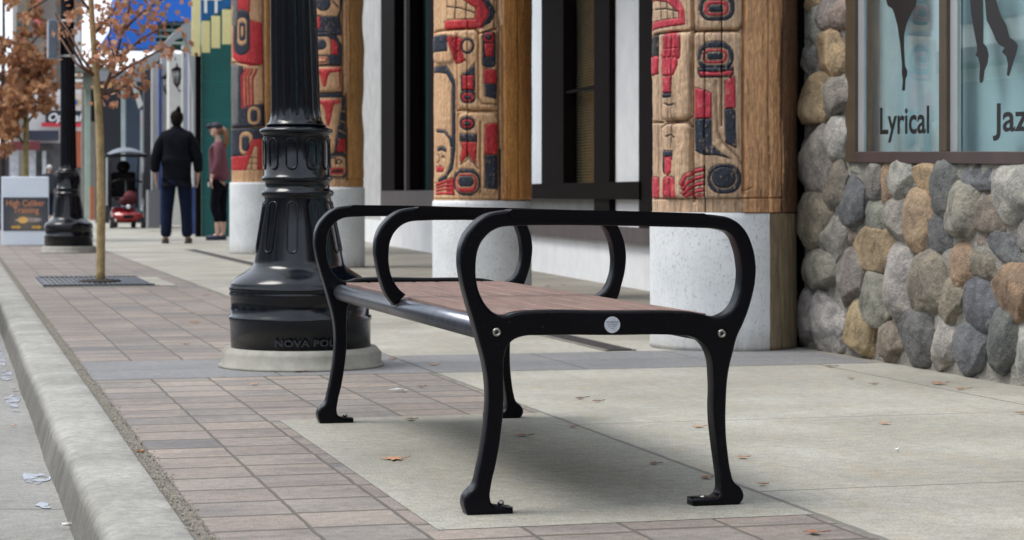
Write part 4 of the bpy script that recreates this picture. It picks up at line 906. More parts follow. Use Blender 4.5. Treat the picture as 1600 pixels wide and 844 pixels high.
def car(x, y, colr, label):
    c = empty('parked_car', (x, y, -.1), label, 'car', 'cars parked along the kerb')
    # length along y, side profile (y, z)
    bp = [(-2.2, .3), (-2.25, .55), (-2.1, .82), (-1.6, .9), (-1.0, .97), (1.25, .97), (2.0, .88), (2.22, .75), (2.25, .4), (2.15, .25), (-2.1, .25)]
    b = MB().prism([(-.88, u, z) for u, z in bp], (1.76, 0, 0)); bmesh.ops.bevel(b.bm, geom=[e for e in b.bm.edges], offset=.07, segments=3, affect='EDGES'); bo = b.build('body', colr, c, world=False, smooth=True)
    gp = [(-1.05, .95), (-.35, 1.42), (.75, 1.42), (1.6, .95)]
    b = MB(); lo = .80; hi = .62
    v = [b.bm.verts.new((s*(lo if z < 1 else hi), u, z)) for s in (-1, 1) for u, z in gp]
    for q in ((0, 1, 2, 3), (7, 6, 5, 4), (0, 4, 5, 1), (1, 5, 6, 2), (2, 6, 7, 3)): b.bm.faces.new([v[i] for i in q])
    b.build('greenhouse', simple('car glass', (.02, .03, .035), None, 3, .08, 0), c, world=False)
    MB().box(-.60, .60, -.33, .74, 1.41, 1.455, .02).build('roof', colr, c, world=False)
    for sx in (-1, 1):
        for yy in (-1.4, 1.4):
            w_ = MB().tube([(sx*.70, yy, .31), (sx*.90, yy, .31)], .31, 28).build('wheel', simple('tyre', (.02,)*3, None, 5, .8, 0), c, world=False)
            MB().tube([(sx*.895, yy, .31), (sx*.91, yy, .31)], .19, 20).build('rim', MT['steel'], w_, world=False)
        MB().box(sx*.55-.18, sx*.55+.18, -2.27, -2.2, .58, .72, .02).build('headlight', simple('headlight', (.7, .7, .7), None, 3, .1, 0), c, world=False)
    return c
blue = simple('blue car paint', (.06, .16, .30), None, 3, .25, 0, coat=1); silver = simple('silver car paint', (.45, .46, .48), None, 3, .3, 0, metal=.5, coat=1)
car(-1.3, 13.5, blue, 'blue hatchback parked by the kerb, mirrored in the studio window')
car(-1.3, 20.0, silver, 'silver hatchback parked behind the blue one')
# ================================================================= STOREFRONTS DOWN THE STREET
XF = 3.9
def cbox(b, px0, py0, px1, py1, Y, th=.15):
    p, q = PY(px0, py1, Y), PY(px1, py0, Y); b.box(p.x, q.x, Y, Y+th, p.z, q.z); return b
def part_c(name, rects, m, par, th=.15):
    if name not in ('lattice', 'canopy_light'):
        return [cbox(MB(), *r_, th=th).build(name, m, par) for r_ in rects][0]
    b = MB()
    for r_ in rects: cbox(b, *r_, th=th)
    return b.build(name, m, par)
def fbx(b, px0, px1, z0, z1, X=XF, d=.12):
    b.box(X, X+d, PX(px0, HY, X).y, PX(px1, HY, X).y, z0, z1); return b
zX = lambda px, py, X=XF: PX(px, py, X).z
# teal shop: return wall faces us, awning and sign above
YT = 34.0
teal = empty('teal_shop', (4.6, YT+2, 0), 'teal walled shop under a blue sign and yellow hanging valance', 'building')
zc = PY(340, 20, YT).z
def teal_mat():
    m, n, l, b = nodes('teal panels'); v = posvec(n, l); x = n.new('ShaderNodeSeparateXYZ'); l.new(v, x.inputs[0])
    mo = math_(n, l, 'MODULO', x.outputs[2], .62); k = math_(n, l, 'LESS_THAN', mo, .02)
    l.new(mix(n, l, k, ramp(n, l, noise(n, l, v, 2, 4), [(.3, (.006, .105, .10)), (.7, (.010, .135, .125))]), (.01, .16, .15)), b.inputs['Base Color']); b.inputs['Roughness'].default_value = .5; return m
b = MB(); a0 = PY(315, 300, YT).x; b.box(a0, 6.5, YT, YT+.2, 0, zc+.6); b.build('wall', teal_mat(), teal)
part_c('door_post', [(306, 70, 314.5, 372, YT-.1)], m_dark, teal, .1)
cream = simple('cream yellow boards', (.82, .74, .36), (.72, .64, .30), 3, .6, .05)
YV = YT-1.2
part_c('valance_board', [(300, -60, 313, 87, YV), (316, 33, 328, 82, YV+.1), (331, 25, 344, 75, YV+.2), (348, 15, 361, 69, YV+.3), (366, 6, 378, 62, YV+.4)], cream, teal, .05)
sb = MB(); P = [PY(314, -60, YV+.6), PY(420, -60, YV+.6), PY(420, -10, YV+.6), PY(362, 8, YV+.6), PY(314, 36, YV+.6)]; sb.prism(P, (0, .1, 0))
sgn = sb.build('blue_sign', simple('sign blue', (.0, .10, .30), (.0, .12, .34), 2, .5, 0), teal)
q = PY(313, 19, YV+.59); me = text_mesh('TT', .34, .012, .004, .8); me.transform(Matrix.Translation(q+Vector((0, -.004, .0))) @ Matrix.Rotation(R(90), 4, 'X')); link('sign_lettering', me, simple('sign white', (.85, .88, .9), None, 3, .5, 0), sgn)
# arched stucco shop with lanterns
arch = empty('arched_shop', (XF+.3, 42, 0), 'light grey stucco shop with arched bays and blue trim beyond the teal wall', 'building')
m_lg = simple('light grey stucco', (.40, .40, .40), (.33, .33, .33), 3, .8, .2)
m_wp = simple('white column paint', (.66, .65, .60), (.56, .55, .50), 3, .6, .1)
m_blu = simple('royal blue trim', (.02, .055, .22), None, 3, .5, 0)
ca = MB()
P = []
YA = 36.2
for px, py in ((302, 360), (302, 150), (297, 80), (288, 56), (275, 62), (255, 88), (232, 108), (205, 112), (205, 98), (230, 90), (252, 72), (275, 48), (290, 36), (330, 20), (330, 360)): P.append(PY(px, py, YA))
ca.prism(P, (0, .3, 0)); ca.build('arch_wall', m_lg, arch)
part_c('column', [(296, 78, 303.5, 366, YA+1.4), (286, 70, 293, 362, YA+3)], m_lg, arch, .3)
part_c('column', [(264, 84, 284, 352, YA+4.5)], m_wp, arch, .4)
part_c('blue_trim', [(292.5, 60, 296.5, 364, YA+2), (248, 100, 252.5, 352, YA+6.5)], m_blu, arch, .2)
part_c('column', [(252.5, 84, 263, 350, YA+6.6), (238, 100, 248, 350, YA+7.4)], m_lg, arch, .3)
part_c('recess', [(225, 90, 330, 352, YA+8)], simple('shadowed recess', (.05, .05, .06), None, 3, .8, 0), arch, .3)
part_c('planter_base', [(232, 297, 250, 356, 39.0)], simple('grey aggregate', (.20, .20, .21), (.14, .14, .15), 60, .9, .3), arch, .5)
part_c('blue_panel', [(300, 292, 309, 366, YA-.6)], simple('blue cabinet', (.05, .09, .28), (.03, .06, .2), 6, .5, .1), arch, .2)
def lantern(px, py, Y, label):
    c = PY(px, py, Y); L_ = empty('wall_lantern', (c.x, c.y, c.z), label, 'lantern', 'black wall lanterns on the arched shop')
    MB().lathe([(.0, .24), (.012, .22), (.02, .17), (.10, .12), (.11, .10)], seg=8).lathe([(.05, -.17), (.02, -.21), (.0, -.25)], seg=8).build('cap', m_dark, L_, world=False)
    b = MB()
    for k in range(6):
        a = k*math.pi/3; b.tube([(.095*math.cos(a), .095*math.sin(a), .10), (.05*math.cos(a), .05*math.sin(a), -.17)], .008, 5)
    b.tube([(.0, 0, -.2), (.05, .05, -.3), (.14, .1, -.26), (.18, .14, -.1)], .012, 6).build('bracket', m_dark, L_, world=False)
    MB().lathe([(.085, .095), (.045, -.165)], seg=6).build('glass_body', simple('frosted glass', (.35, .35, .33), None, 3, .3, 0), L_, world=False)
lantern(276.5, 118, YA+4.1, 'right hand black lantern on the white column above the man')
lantern(260.5, 130, YA+6.0, 'left hand black lantern in the dark arch, lower than the other')
# cobalt canopy and shops behind
cob = empty('cobalt_canopy_shop', (XF, 52, 0), 'shop with a deep cobalt blue canopy and lattice above its narrow windows', 'building')
YC = 47.0
P = [PY(155, 74, YC), PY(178, 40, YC), PY(185, -60, YC), PY(305, -60, YC), PY(305, 32, YC), PY(246, 34, YC), PY(243, 75, YC)]
MB().prism(P, (0, 1.2, 0)).build('canopy', simple('cobalt canvas', (.0, .12, .55), (.01, .15, .62), 1.2, .6, 0), cob)
part_c('lattice', [(243, y, 300, y+2.5, YC+.4) for y in (36, 46, 56, 66)] + [(x, 34, x+1.5, 76, YC+.45) for x in (250, 268, 286)], simple('lattice paint', (.42, .50, .40), None, 3, .6, 0), cob, .04)
part_c('lattice_backing', [(241, 34, 302, 78, YC+.9)], simple('green shade cloth', (.015, .07, .055), None, 3, .8, 0), cob, .1)
part_c('fascia_slope', [(150, 112, 236, 126, YC+1)], m_lg, cob, .3)
part_c('wall', [(150, 126, 236, 356, YC+3.5)], simple('dark recess', (.02, .022, .028), None, 3, .7, 0), cob, .3)
part_c('pilaster', [(232, 118, 240, 352, YC-.5)], m_lg, cob, .3)
part_c('window_frame', [(220, 172, 224, 330, YC), (190, 126, 196, 345, YC+1.5)], simple('pale frame', (.42, .50, .50), None, 3, .5, 0), cob, .1)
part_c('window', [(224, 172, 232, 300, YC+.2)], simple('green tinted shop glass', (.16, .25, .24), (.28, .36, .33), 6, .2, 0), cob, .1)
part_c('navy_panel', [(197, 150, 219, 340, YC+2)], simple('slate blue panel', (.045, .065, .10), None, 3, .6, 0), cob, .1)
sl_ = MB(); sl_.prism([PY(205, 128, YC+1.4), PY(211, 124, YC+1.4), PY(224, 164, YC+1.4), PY(217, 170, YC+1.4)], (0, .1, 0)); sl_.build('white_brace', simple('white paint', (.75, .76, .74), None, 3, .5, 0), cob)
part_c('red_window_sign', [(225, 180, 229, 196, YC-.1)], simple('neon red', (.6, .03, .05), None, 3, .5, 0, emit=(1, .05, .08), es=.8), cob, .03)
part_c('green_window_sign', [(229.5, 186, 234, 200, YC-.1)], simple('neon green', (.03, .4, .2), None, 3, .5, 0, emit=(.05, .8, .3), es=.4), cob, .03)
part_c('blue_window_sign', [(227, 174, 231, 180, YC-.1)], simple('neon blue', (.05, .1, .6), None, 3, .5, 0, emit=(.1, .2, 1), es=.5), cob, .03)
part_c('red_poster', [(230, 250, 236, 270, YC-.1)], simple('red poster', (.55, .04, .04), None, 3, .5, 0), cob, .03)
# row of narrow shops further on
YR = 56.0
row = empty('neon_shop', (XF-.4, YR, 0), 'narrow grey shop with a small lit red OPEN sign in its window', 'building')
part_c('wall', [(128, 118, 200, 356, YR+2)], simple('taupe wall', (.24, .22, .19), (.19, .17, .15), 3, .8, .1), row, .3)
part_c('canopy', [(110, 104, 172, 112, YR), (110, 112, 172, 136, YR+.4)], simple('olive grey canopy', (.18, .19, .16), (.12, .13, .11), 3, .6, 0), row, .6)
part_c('canopy_light', [(112, y, 129, y+4, YR-.1) for y in (115, 124, 132)], simple('white strip', (.85, .85, .8), None, 3, .4, 0), row, .05)
part_c('green_pilaster', [(133, 140, 141, 345, YR+1), (164, 140, 171, 345, YR+1)], simple('sage paint', (.30, .38, .32), None, 3, .6, 0), row, .2)
part_c('window', [(173, 130, 190, 225, YR+1.2), (142, 140, 150, 190, YR+1.2)], simple('black shop glass', (.02, .022, .03), None, 3, .15, 0), row, .1)
part_c('door', [(178, 182, 190, 330, YR+1.0)], simple('tan door', (.33, .27, .20), None, 3, .6, 0), row, .1)
q = PY(182.5, 203, YR+.9); me = text_mesh('OPEN', .15, .004, .003); me.transform(Matrix.Translation(q) @ Matrix.Rotation(R(90), 4, 'X'))
link('open_sign', me, simple('neon open', (.9, .1, .1), None, 3, .5, 0, emit=(1, .06, .06), es=2.5), row)
part_c('brick_base', [(141, 292, 148, 344, YR-1)], simple('terracotta', (.36, .13, .06), (.28, .10, .05), 12, .8, .2), row, .4)
# optical shop across the end
YO = 66.0
opt = empty('optical_shop', (1.5, YO+1, 0), 'white shop with a black script sign over a red stripe at the street end', 'building')
part_c('wall', [(40, 140, 136, 345, YO+1)], simple('off white stucco', (.66, .64, .62), (.58, .56, .54), 3, .8, .1), opt, .3)
part_c('recess', [(46, 224, 134, 345, YO+.8)], simple('grey shop interior', (.11, .10, .10), (.05, .05, .06), 4, .7, 0), opt, .15)
part_c('window', [(16, 235, 29, 300, YO+.7), (46, 235, 56, 290, YO+.6), (66, 236, 72, 280, YO+.6)], simple('bright shop glass', (.6, .62, .66), (.35, .36, .4), 6, .3, 0), opt, .1)
part_c('awning', [(45, 204, 92, 212, YO+.2), (45, 212, 92, 219, YO+.1)], simple('dark slate awning', (.03, .035, .06), None, 3, .7, 0), opt, .6)
part_c('red_awning', [(14, 221, 62, 234, YO-.3)], simple('maroon awning', (.16, .025, .03), None, 3, .7, 0), opt, .6)
sg_ = part_c('sign_board', [(71, 173, 128, 192, YO+.5)], simple('black sign', (.012, .014, .025), None, 3, .4, 0), opt, .1)
part_c('red_stripe', [(65, 192, 128, 198, YO+.48)], simple('red stripe', (.62, .03, .05), None, 3, .5, 0), opt, .1)
q = PY(74, 189, YO+.44)
cu = text_mesh('Optical', .34, .006, .004); cu.transform(Matrix(((1, .3, 0, 0), (0, 1, 0, 0), (0, 0, 1, 0), (0, 0, 0, 1)))); cu.transform(Matrix.Translation(q) @ Matrix.Rotation(R(90), 4, 'X')); link('sign_lettering', cu, simple('sign script white', (.9, .9, .9), None, 3, .5, 0), sg_)
part_c('orange_door', [(116, 205, 133, 262, YO+.6)], simple('orange red door', (.42, .10, .04), (.3, .08, .04), 3, .6, 0), opt, .1)
ey = part_c('eye_sign', [(110, 146, 129, 171, YO+.4)], simple('pale pink sign', (.66, .55, .50), None, 3, .6, 0), opt, .1)
c = PY(117, 160, YO+.38); e = MB(); e.prism([(c.x+.20*math.cos(t), c.y, c.z+.11*math.sin(t)) for t in np.linspace(0, 2*math.pi, 20, endpoint=False)], (0, .01, 0)); e.build('eye_outline', simple('eye ochre', (.45, .36, .16), None, 3, .6, 0), ey)
e = MB(); e.prism([(c.x+.09*math.cos(t), c.y-.006, c.z+.09*math.sin(t)) for t in np.linspace(0, 2*math.pi, 16, endpoint=False)], (0, .004, 0)); e.build('eye_iris', simple('eye blue', (.05, .12, .40), None, 3, .6, 0), ey)
# tall grey building and pink banner at far left
tall = empty('grey_building', (.5, 76, 0), 'tall grey brown building with a pink vertical banner behind the lamp post', 'building')
part_c('wall', [(27, -120, 88, 300, 74), (88, -40, 128, 180, 78)], simple('grey brown render', (.22, .20, .18), (.17, .155, .14), 1, .8, .1), tall, 6)
part_c('pink_banner', [(53, -40, 64, 56, 73.5)], simple('salmon banner', (.62, .14, .15), None, 3, .6, 0), tall, .1)
part_c('white_panel', [(112, 40, 126, 110, 60)], simple('white hoarding', (.75, .78, .8), None, 3, .6, 0), tall, .2)
part_c('dark_sign', [(26, 20, 34, 60, 73)], simple('dark green sign', (.02, .06, .05), None, 3, .6, 0), tall, .1)
lowb = empty('low_white_building', (-1.5, 84, 0), 'low pale building glimpsed behind the brown leaves at the far left', 'building')
part_c('wall', [(-60, 228, 44, 345, 84)], simple('pale block wall', (.5, .5, .48), (.4, .4, .39), 2, .8, .1), lowb, 4)
part_c('window', [(-2, 244, 14, 300, 83.9)], simple('dark glass far', (.05, .055, .07), None, 3, .3, 0), lowb, .1)

# ================================================================= TREES
def leafmat(name, cols):
    m, n, l, b = nodes(name); at = n.new('ShaderNodeAttribute'); at.attribute_name = 'paint'
    l.new(at.outputs['Color'], b.inputs['Base Color']); b.inputs['Roughness'].default_value = .6
    b.inputs['Subsurface Weight'].default_value = 0
    o_ = n['Material Output']; tr_ = n.new('ShaderNodeBsdfTranslucent'); l.new(at.outputs['Color'], tr_.inputs[0]); x = n.new('ShaderNodeMixShader'); x.inputs[0].default_value = .35
    l.new(b.outputs[0], x.inputs[1]); l.new(tr_.outputs[0], x.inputs[2]); l.new(x.outputs[0], o_.inputs['Surface']); return m
MT['leaf'] = leafmat('dry leaves', None)
LEAF = [(0, 0), (.16, .22), (.42, .18), (.30, .42), (.48, .62), (.22, .62), (.0, 1.0), (-.22, .62), (-.48, .62), (-.30, .42), (-.42, .18), (-.16, .22)]
def leaves(name, pts, sizes, cols, par, seed=1, droop=.6):
    rs = random.Random(seed); V, Fs, C = [], [], []
    for p, s in zip(pts, sizes):
        d = Vector((rs.gauss(0, 1), rs.gauss(0, 1), rs.gauss(-droop*1.5, .7))).normalized(); sd_ = d.cross(Vector((rs.gauss(0, 1), rs.gauss(0, 1), rs.gauss(0, 1)))).normalized(); nn = d.cross(sd_)
        c = cols[rs.randrange(len(cols))]; k = rs.uniform(.7, 1.2); i0 = len(V); cu_ = rs.uniform(-.5, .5)
        for a, b_ in LEAF: V.append(Vector(p) + d*b_*s + sd_*a*s + nn*(abs(a)*cu_+b_*b_*cu_*.5)*s); C.append([x*k for x in c])
        Fs += [[i0, i0+1, i0+2, i0+3, i0+9, i0+10, i0+11], [i0+3, i0+4, i0+5, i0+7, i0+8, i0+9], [i0+5, i0+6, i0+7]]
    me = bpy.data.meshes.new(name); me.from_pydata([tuple(v) for v in V], [], Fs); me.update(); add_attr_color(me, np.array(C, np.float32)); return link(name, me, MT['leaf'], par)
def bark(name, c1, c2):
    return simple(name, c1, c2, 20, .9, .9, 40, .01, sc=(1, 1, .6))
yt = G(157, 443); T1 = empty('young_tree', (yt.x, yt.y, 0), 'slim young tree with mottled yellow bark growing from the iron grate', 'tree')
def tp(px, py, dy=0): return PY(px, py, yt.y+dy)
k = yt.y/F
tb = MB(); path = [(157, 444, 7.6), (157, 425, 7.2), (157.5, 380, 7), (158, 320, 6.6), (157, 260, 6.4), (156, 215, 6.2), (154, 170, 6), (151, 130, 5.6), (148, 90, 5), (145, 50, 4.5), (142, 0, 4), (139, -60, 3.4), (141, -130, 2.5), (140, -220, 1)]
tb.tube([tp(a, b_) for a, b_, _ in path], [w*k*(1+rng.uniform(-.05, .05)) for *_, w in path], 14)
tb.build('trunk', bark('mottled yellow bark', (.50, .37, .18), (.24, .18, .09)), T1)
brs = [[(156, 160), (168, 128), (180, 95), (190, 55), (200, 20), (208, -30)], [(180, 95), (200, 78), (222, 60), (245, 48), (262, 30)], [(168, 128), (195, 108), (225, 92), (258, 74), (290, 80)], [(150, 120), (128, 90), (108, 50), (90, 25)], [(148, 118), (132, 108), (105, 60), (86, 20)], [(155, 205), (150, 122), (120, 100), (95, 60)][1:],
       [(145, 55), (168, 30), (190, -5), (215, -40)], [(143, 20), (120, -10), (100, -50)], [(190, 50), (215, 25), (250, 0), (285, -20)], [(157, 150), (185, 140), (205, 130), (222, 145)], [(153, 108), (178, 88), (170, 60), (176, 20)], [(142, -10), (175, -50), (220, -80), (260, -90)]]
bb = MB(); LP = []
rs = random.Random(11)
for bi, br_ in enumerate(brs):
    dy = rs.uniform(-.5, .5); pts = []
    for i, (a, b_) in enumerate(br_): pts.append(tp(a, b_, dy*i/len(br_)))
    bb.tube(pts, [k*(3.0-2.3*i/len(br_))*(.9 if bi else 1.1) for i in range(len(br_))], 6)
    for i in range(1, len(pts)):
        nl = 9 if i > 1 else 4
        if bi in (3, 4, 5): nl = 2
        for _ in range(nl):
            t = rs.random(); q = pts[i-1].lerp(pts[i], t) + Vector((rs.gauss(0, .075), rs.gauss(0, .12), rs.gauss(-.01, .07))); LP.append(q)
for (cx, cy, sx, sy, n1) in [(165, 40, 22, 18, 32), (200, 30, 20, 18, 26), (235, 20, 22, 14, 22), (185, 88, 16, 12, 36), (150, 90, 18, 14, 26), (205, 110, 20, 12, 24), (235, 98, 12, 6, 12), (262, 80, 12, 8, 12), (190, 125, 14, 8, 18), (120, 25, 12, 18, 30), (240, 5, 30, 10, 22), (200, 145, 5, 5, 6), (285, 40, 5, 20, 5), (180, 5, 40, 12, 40), (160, 70, 25, 15, 26), (258, 75, 14, 5, 8), (223, 125, 5, 3, 4)]:
    for _ in range(n1): LP.append(tp(cx+rs.gauss(0, sx*.6), cy+rs.gauss(0, sy*.6), rs.gauss(0, .25)))
for _ in range(500): LP.append(tp(rs.gauss(180, 60), rs.uniform(-230, -20), rs.gauss(0, .5)))
bb.build('branches', bark('twig bark', (.16, .09, .06), (.10, .055, .04)), T1)
lb = [(.56, .27, .16), (.46, .21, .11), (.62, .34, .21), (.40, .18, .10), (.52, .31, .14)]
leaves('crown', LP, [rs.uniform(.04, .075) for _ in LP], lb, T1, 5)
# iron grate round its trunk
tg = empty('tree_grate', (yt.x, yt.y, 0), 'square dark iron tree grate around the slim young tree', 'tree grate')
g0, g1, g2, g3 = G(57, 440).x, G(262, 441).x, G(150, 448.5).y, G(150, 434.5).y
b = MB(); b.box(g0, g1, g2, g3, .0012, .0045); b.build('concrete_border', MT['pad'], tg)
b = MB(); g0 += .03; g1 -= .16
for x in np.arange(g0, g1-.02, .038): b.box(x, x+.022, g2+.07, g3-.07, .005, .014)
b.box(g0-.02, g1, g2+.05, g2+.07, .005, .018).box(g0-.02, g1, g3-.07, g3-.05, .005, .018).box(g0-.02, g0-.002, g2+.07, g3-.07, .005, .018).build('grating', simple('grate iron', (.055, .065, .085), (.035, .04, .05), 30, .5, .2), tg)
MB().lathe([(.16, 0), (.14, .012), (.09, .018), (.02, .02)], (yt.x, yt.y, .014), 20, fn=lambda a, z: 1+.1*math.sin(3*a)).build('soil', simple('dark soil', (.03, .022, .016), None, 30, 1, .8), tg)
# brown trees at the far left
def brown_tree(px, Dt, tw, clusters, label, seed, lean=0, n_per=1.6, yell=True):
    r0 = ray(px, HY); c0 = r0*(Dt/(CS*r0.y+SN*r0.x)); Y = c0.y; kk = Dt/F
    T = empty('brown_leaved_tree', (c0.x, c0.y, 0), label, 'tree', 'brown leaved street trees')
    P_ = lambda a, b_, dy=0: PY(a, b_, Y+dy); gy = HY+H*F/Dt
    MB().tube([P_(px, gy+1), P_(px, 260), P_(px+1, 200), P_(px, 140), P_(px+2, 60), P_(px+1, -60), P_(px, -160)], [tw*kk, tw*.9*kk, tw*.85*kk, tw*.7*kk, tw*.5*kk, tw*.35*kk, tw*.1*kk], 10).build('trunk', bark('mossy bark', (.34, .28, .11), (.16, .13, .06)) if yell else bark('dark bark', (.05, .035, .03), (.03, .02, .02)), T)
    rs = random.Random(seed); L_ = []; b = MB()
    for cx, cy, sx, sy, n1 in clusters:
        c = P_(cx, cy, rs.gauss(0, .5)); b.tube([P_(px, min(cy+40, 230)), P_((px+cx)/2, cy+18), c], [tw*.4*kk, tw*.28*kk, tw*.1*kk], 5)
        sub = [(rs.gauss(0, sx*.55), rs.gauss(0, sy*.55), rs.gauss(0, .5)) for _ in range(max(3, int(n1/14)))]
        for _ in range(int(n1*n_per)):
            s_ = rs.choice(sub); L_.append(P_(cx+s_[0]+rs.gauss(0, 4.5), cy+s_[1]+rs.gauss(0, 4.5), s_[2]+rs.gauss(0, .14)))
    b.build('branches', bark('brown twig', (.10, .06, .04), (.06, .04, .03)), T)
    leaves('crown', L_, [rs.uniform(.07, .125)*(Dt/30) for _ in L_], [(.36, .165, .075), (.44, .21, .10), (.28, .12, .055), (.22, .10, .05), (.50, .27, .13)], T, seed+1, .5)
brown_tree(40, 31, 5.2, [(20, 150, 26, 20, 260), (60, 130, 24, 22, 240), (35, 100, 22, 16, 150), (70, 95, 16, 14, 120), (12, 190, 16, 18, 160), (40, 170, 24, 12, 150), (75, 155, 10, 14, 90), (30, 60, 16, 16, 70), (38, 20, 14, 22, 60), (75, 40, 22, 24, 90), (60, 75, 18, 12, 90), (5, 75, 8, 14, 40), (40, -60, 50, 50, 260), (110, -20, 26, 24, 80)], 'brown leaved tree with a mossy yellow trunk behind the sandwich board', 21)
brown_tree(4, 40, 5, [(5, 160, 14, 26, 190), (10, 200, 14, 12, 120), (20, 120, 10, 12, 60), (-30, 120, 30, 50, 300), (5, 230, 12, 8, 60)], 'brown leaved tree cut off by the left edge of the view', 33, yell=False)

# ================================================================= SANDWICH BOARD
def board_pt(px, py, Y): return PY(px, py, Y)
YSB = G(40, 384).y
sbd = empty('sandwich_board', ((board_pt(2, 384, YSB).x+board_pt(77, 384, YSB).x)/2, YSB+.2, 0), 'white sandwich board with a dark poster in orange gothic lettering beside the far lamp post', 'sign board')
sb0, sb1 = board_pt(3, 384, YSB).x, board_pt(77, 384, YSB).x; sh_ = board_pt(40, 276, YSB).z
m_wb = simple('white board', (.70, .76, .84), (.64, .70, .78), 3, .5, .05)
def panel(sgn, name):
    b = MB(); lean = .16
    b.box(sb0, sb1, -.012, .012, .005, sh_, .008); 
    for v in b.bm.verts: v.co.y = v.co.y + YSB + (v.co.z/sh_*lean if sgn > 0 else .46 - v.co.z/sh_*lean)
    return b.build(name, m_wb, sbd)
fp_ = panel(1, 'front_panel'); panel(-1, 'back_panel')
yf = lambda z: YSB-.0145+z/sh_*.16
def on_board(px, py, off=0): p = PY(px, py, YSB); return Vector((p.x, yf(p.z)-off, p.z))
def poster_mat():
    m, n, l, b = nodes('poster'); v = posvec(n, l); c = on_board(41, 346)
    x = n.new('ShaderNodeVectorMath'); x.operation = 'DISTANCE'; l.new(v, x.inputs[0]); x.inputs[1].default_value = c
    l.new(ramp(n, l, x.outputs['Value'], [(.0, (.16, .13, .10)), (.25, (.05, .055, .065)), (.45, (.018, .028, .042))]), b.inputs['Base Color']); b.inputs['Roughness'].default_value = .45; return m
po = MB().poly([on_board(5, 361, .001), on_board(76, 361, .001), on_board(76, 308.5, .001), on_board(5, 308.5, .001)]).build('poster', poster_mat(), fp_)
m_or = simple('orange print', (.62, .26, .12), (.55, .20, .08), 20, .5, 0)
for tx, px0, px1, pyb, sz in (('High Caliber', 10, 70, 322, .16), ('Training', 21, 61, 333, .16)):
    me = text_mesh(tx, 1, .012, .001); xs_ = [v.co.x for v in me.vertices]; x0, x1 = min(xs_), max(xs_); a, b_ = on_board(px0, pyb, .003), on_board(px1, pyb, .003)
    for v in me.vertices: v.co = Vector((a.x+(v.co.x-x0)/(x1-x0)*(b_.x-a.x), a.y+v.co.y*.11*.17+v.co.z*.5, a.z+v.co.y*.115))
    link('poster_lettering', me, m_or, po)
b = MB(); b.prism([on_board(28+16*math.cos(t)*.5+8, 344+5.2*math.sin(t), .004) for t in np.linspace(0, 6.28, 18, endpoint=False)], (0, .002, 0)); b.build('yellow_flare', simple('flare', (.85, .55, .15), (.75, .35, .1), 18, .5, 0), po)
b = MB(); b.prism([on_board(x, y, .0035) for x, y in ((24, 343), (44, 340), (62, 341), (66, 344), (60, 347), (44, 347), (24, 346))], (0, .0015, 0)); b.build('comet_tail', simple('comet', (.45, .38, .33), (.25, .2, .2), 18, .5, 0), po)
b = MB()
for x0 in (18, 50):
    b.prism([on_board(x, y, .003) for x, y in ((x0, 353), (x0+10, 353), (x0+10, 351.5), (x0+16, 355), (x0+10, 358.5), (x0+10, 357), (x0, 357))], (0, .0015, 0))
b.build('arrow', simple('arrow yellow', (.62, .36, .06), None, 8, .5, 0), po)

# ================================================================= MOBILITY SCOOTER
yc_ = G(199, 357); Ys = yc_.y
sc = empty('mobility_scooter', (PY(199, 357, Ys).x, Ys, 0), 'red mobility scooter with a grey rain canopy parked on the sidewalk', 'mobility scooter')
SP = lambda px, py, dy=0: PY(px, py, Ys) + Vector((0, dy, 0)) - Vector((sc.location.x, Ys, 0))
m_red = simple('red scooter plastic', (.36, .010, .012), None, 4, .25, 0, coat=.6); m_bk = simple('black plastic', (.006, .006, .008), None, 6, .5, .1, spec=.2); m_ty = simple('grey black tyre', (.03, .03, .032), (.06, .06, .06), 10, .8, .2)
for px, dy in ((175, .0), (224, .0), (186, 1.0), (215, 1.0)):
    c = SP(px, 350 if dy else 348, dy); r_ = .115 if dy == 0 else .13
    c.z = r_
    w_ = MB().tube([c+Vector((-.045, 0, 0)), c+Vector((-.04, 0, 0)), c+Vector((.04, 0, 0)), c+Vector((.045, 0, 0))], [r_*.86, r_, r_, r_*.86], 22).build('wheel', m_ty, sc, world=False)
    MB().tube([c+Vector((-.048, 0, 0)), c+Vector((.048, 0, 0))], r_*.5, 14).build('rim', simple('grey rim', (.35, .35, .36), None, 3, .4, 0), w_, world=False)
for px in (177, 222):
    c = SP(px, 348, 0)
    MB().tube([Vector((c.x-.06, -.17, .17)), Vector((c.x-.06, 0, .285)), Vector((c.x-.06, .17, .2))], .012, 6).build('axle_guard', m_bk, sc, world=False)
hull = [(-.30, .24), (-.27, .30), (-.12, .335), (.12, .335), (.27, .30), (.30, .24), (.24, .20), (.12, .15), (-.12, .15), (-.24, .20)]
b = MB().prism([(x, -.22, z) for x, z in hull], (0, .42, 0)); bmesh.ops.bevel(b.bm, geom=b.bm.edges[:], offset=.02, segments=2, affect='EDGES'); b.build('front_cowl', m_red, sc, world=False, smooth=True)
MB().box(-.2, .2, .2, 1.15, .12, .2, .02).box(-.24, .24, .85, 1.3, .18, .42, .05).build('chassis', m_red, sc, world=False)
MB().box(-.10, .10, -.25, -.22, .2, .27, .01).tube([(0, -.05, .3), (0, .12, .62), (0, .2, .95)], [.06, .04, .035], 10).build('tiller', m_bk, sc, world=False)
b = MB().ball((0, -.235, .43), .045, 14)
b.build('headlight', simple('headlamp glass', (.7, .72, .75), None, 3, .1, 0), sc, world=False)
bk = MB()
for i in range(9):
    bk.tube([(-.2+.05*i, -.22, .62), (-.18+.045*i, -.2, .42)], .004, 4)
for z in (.44, .5, .56, .62): bk.tube([(-.2, .02, z), (-.2, -.22, z), (.2, -.22, z), (.2, .02, z)], .005, 4)
bk.build('wire_basket', m_bk, sc, world=False)
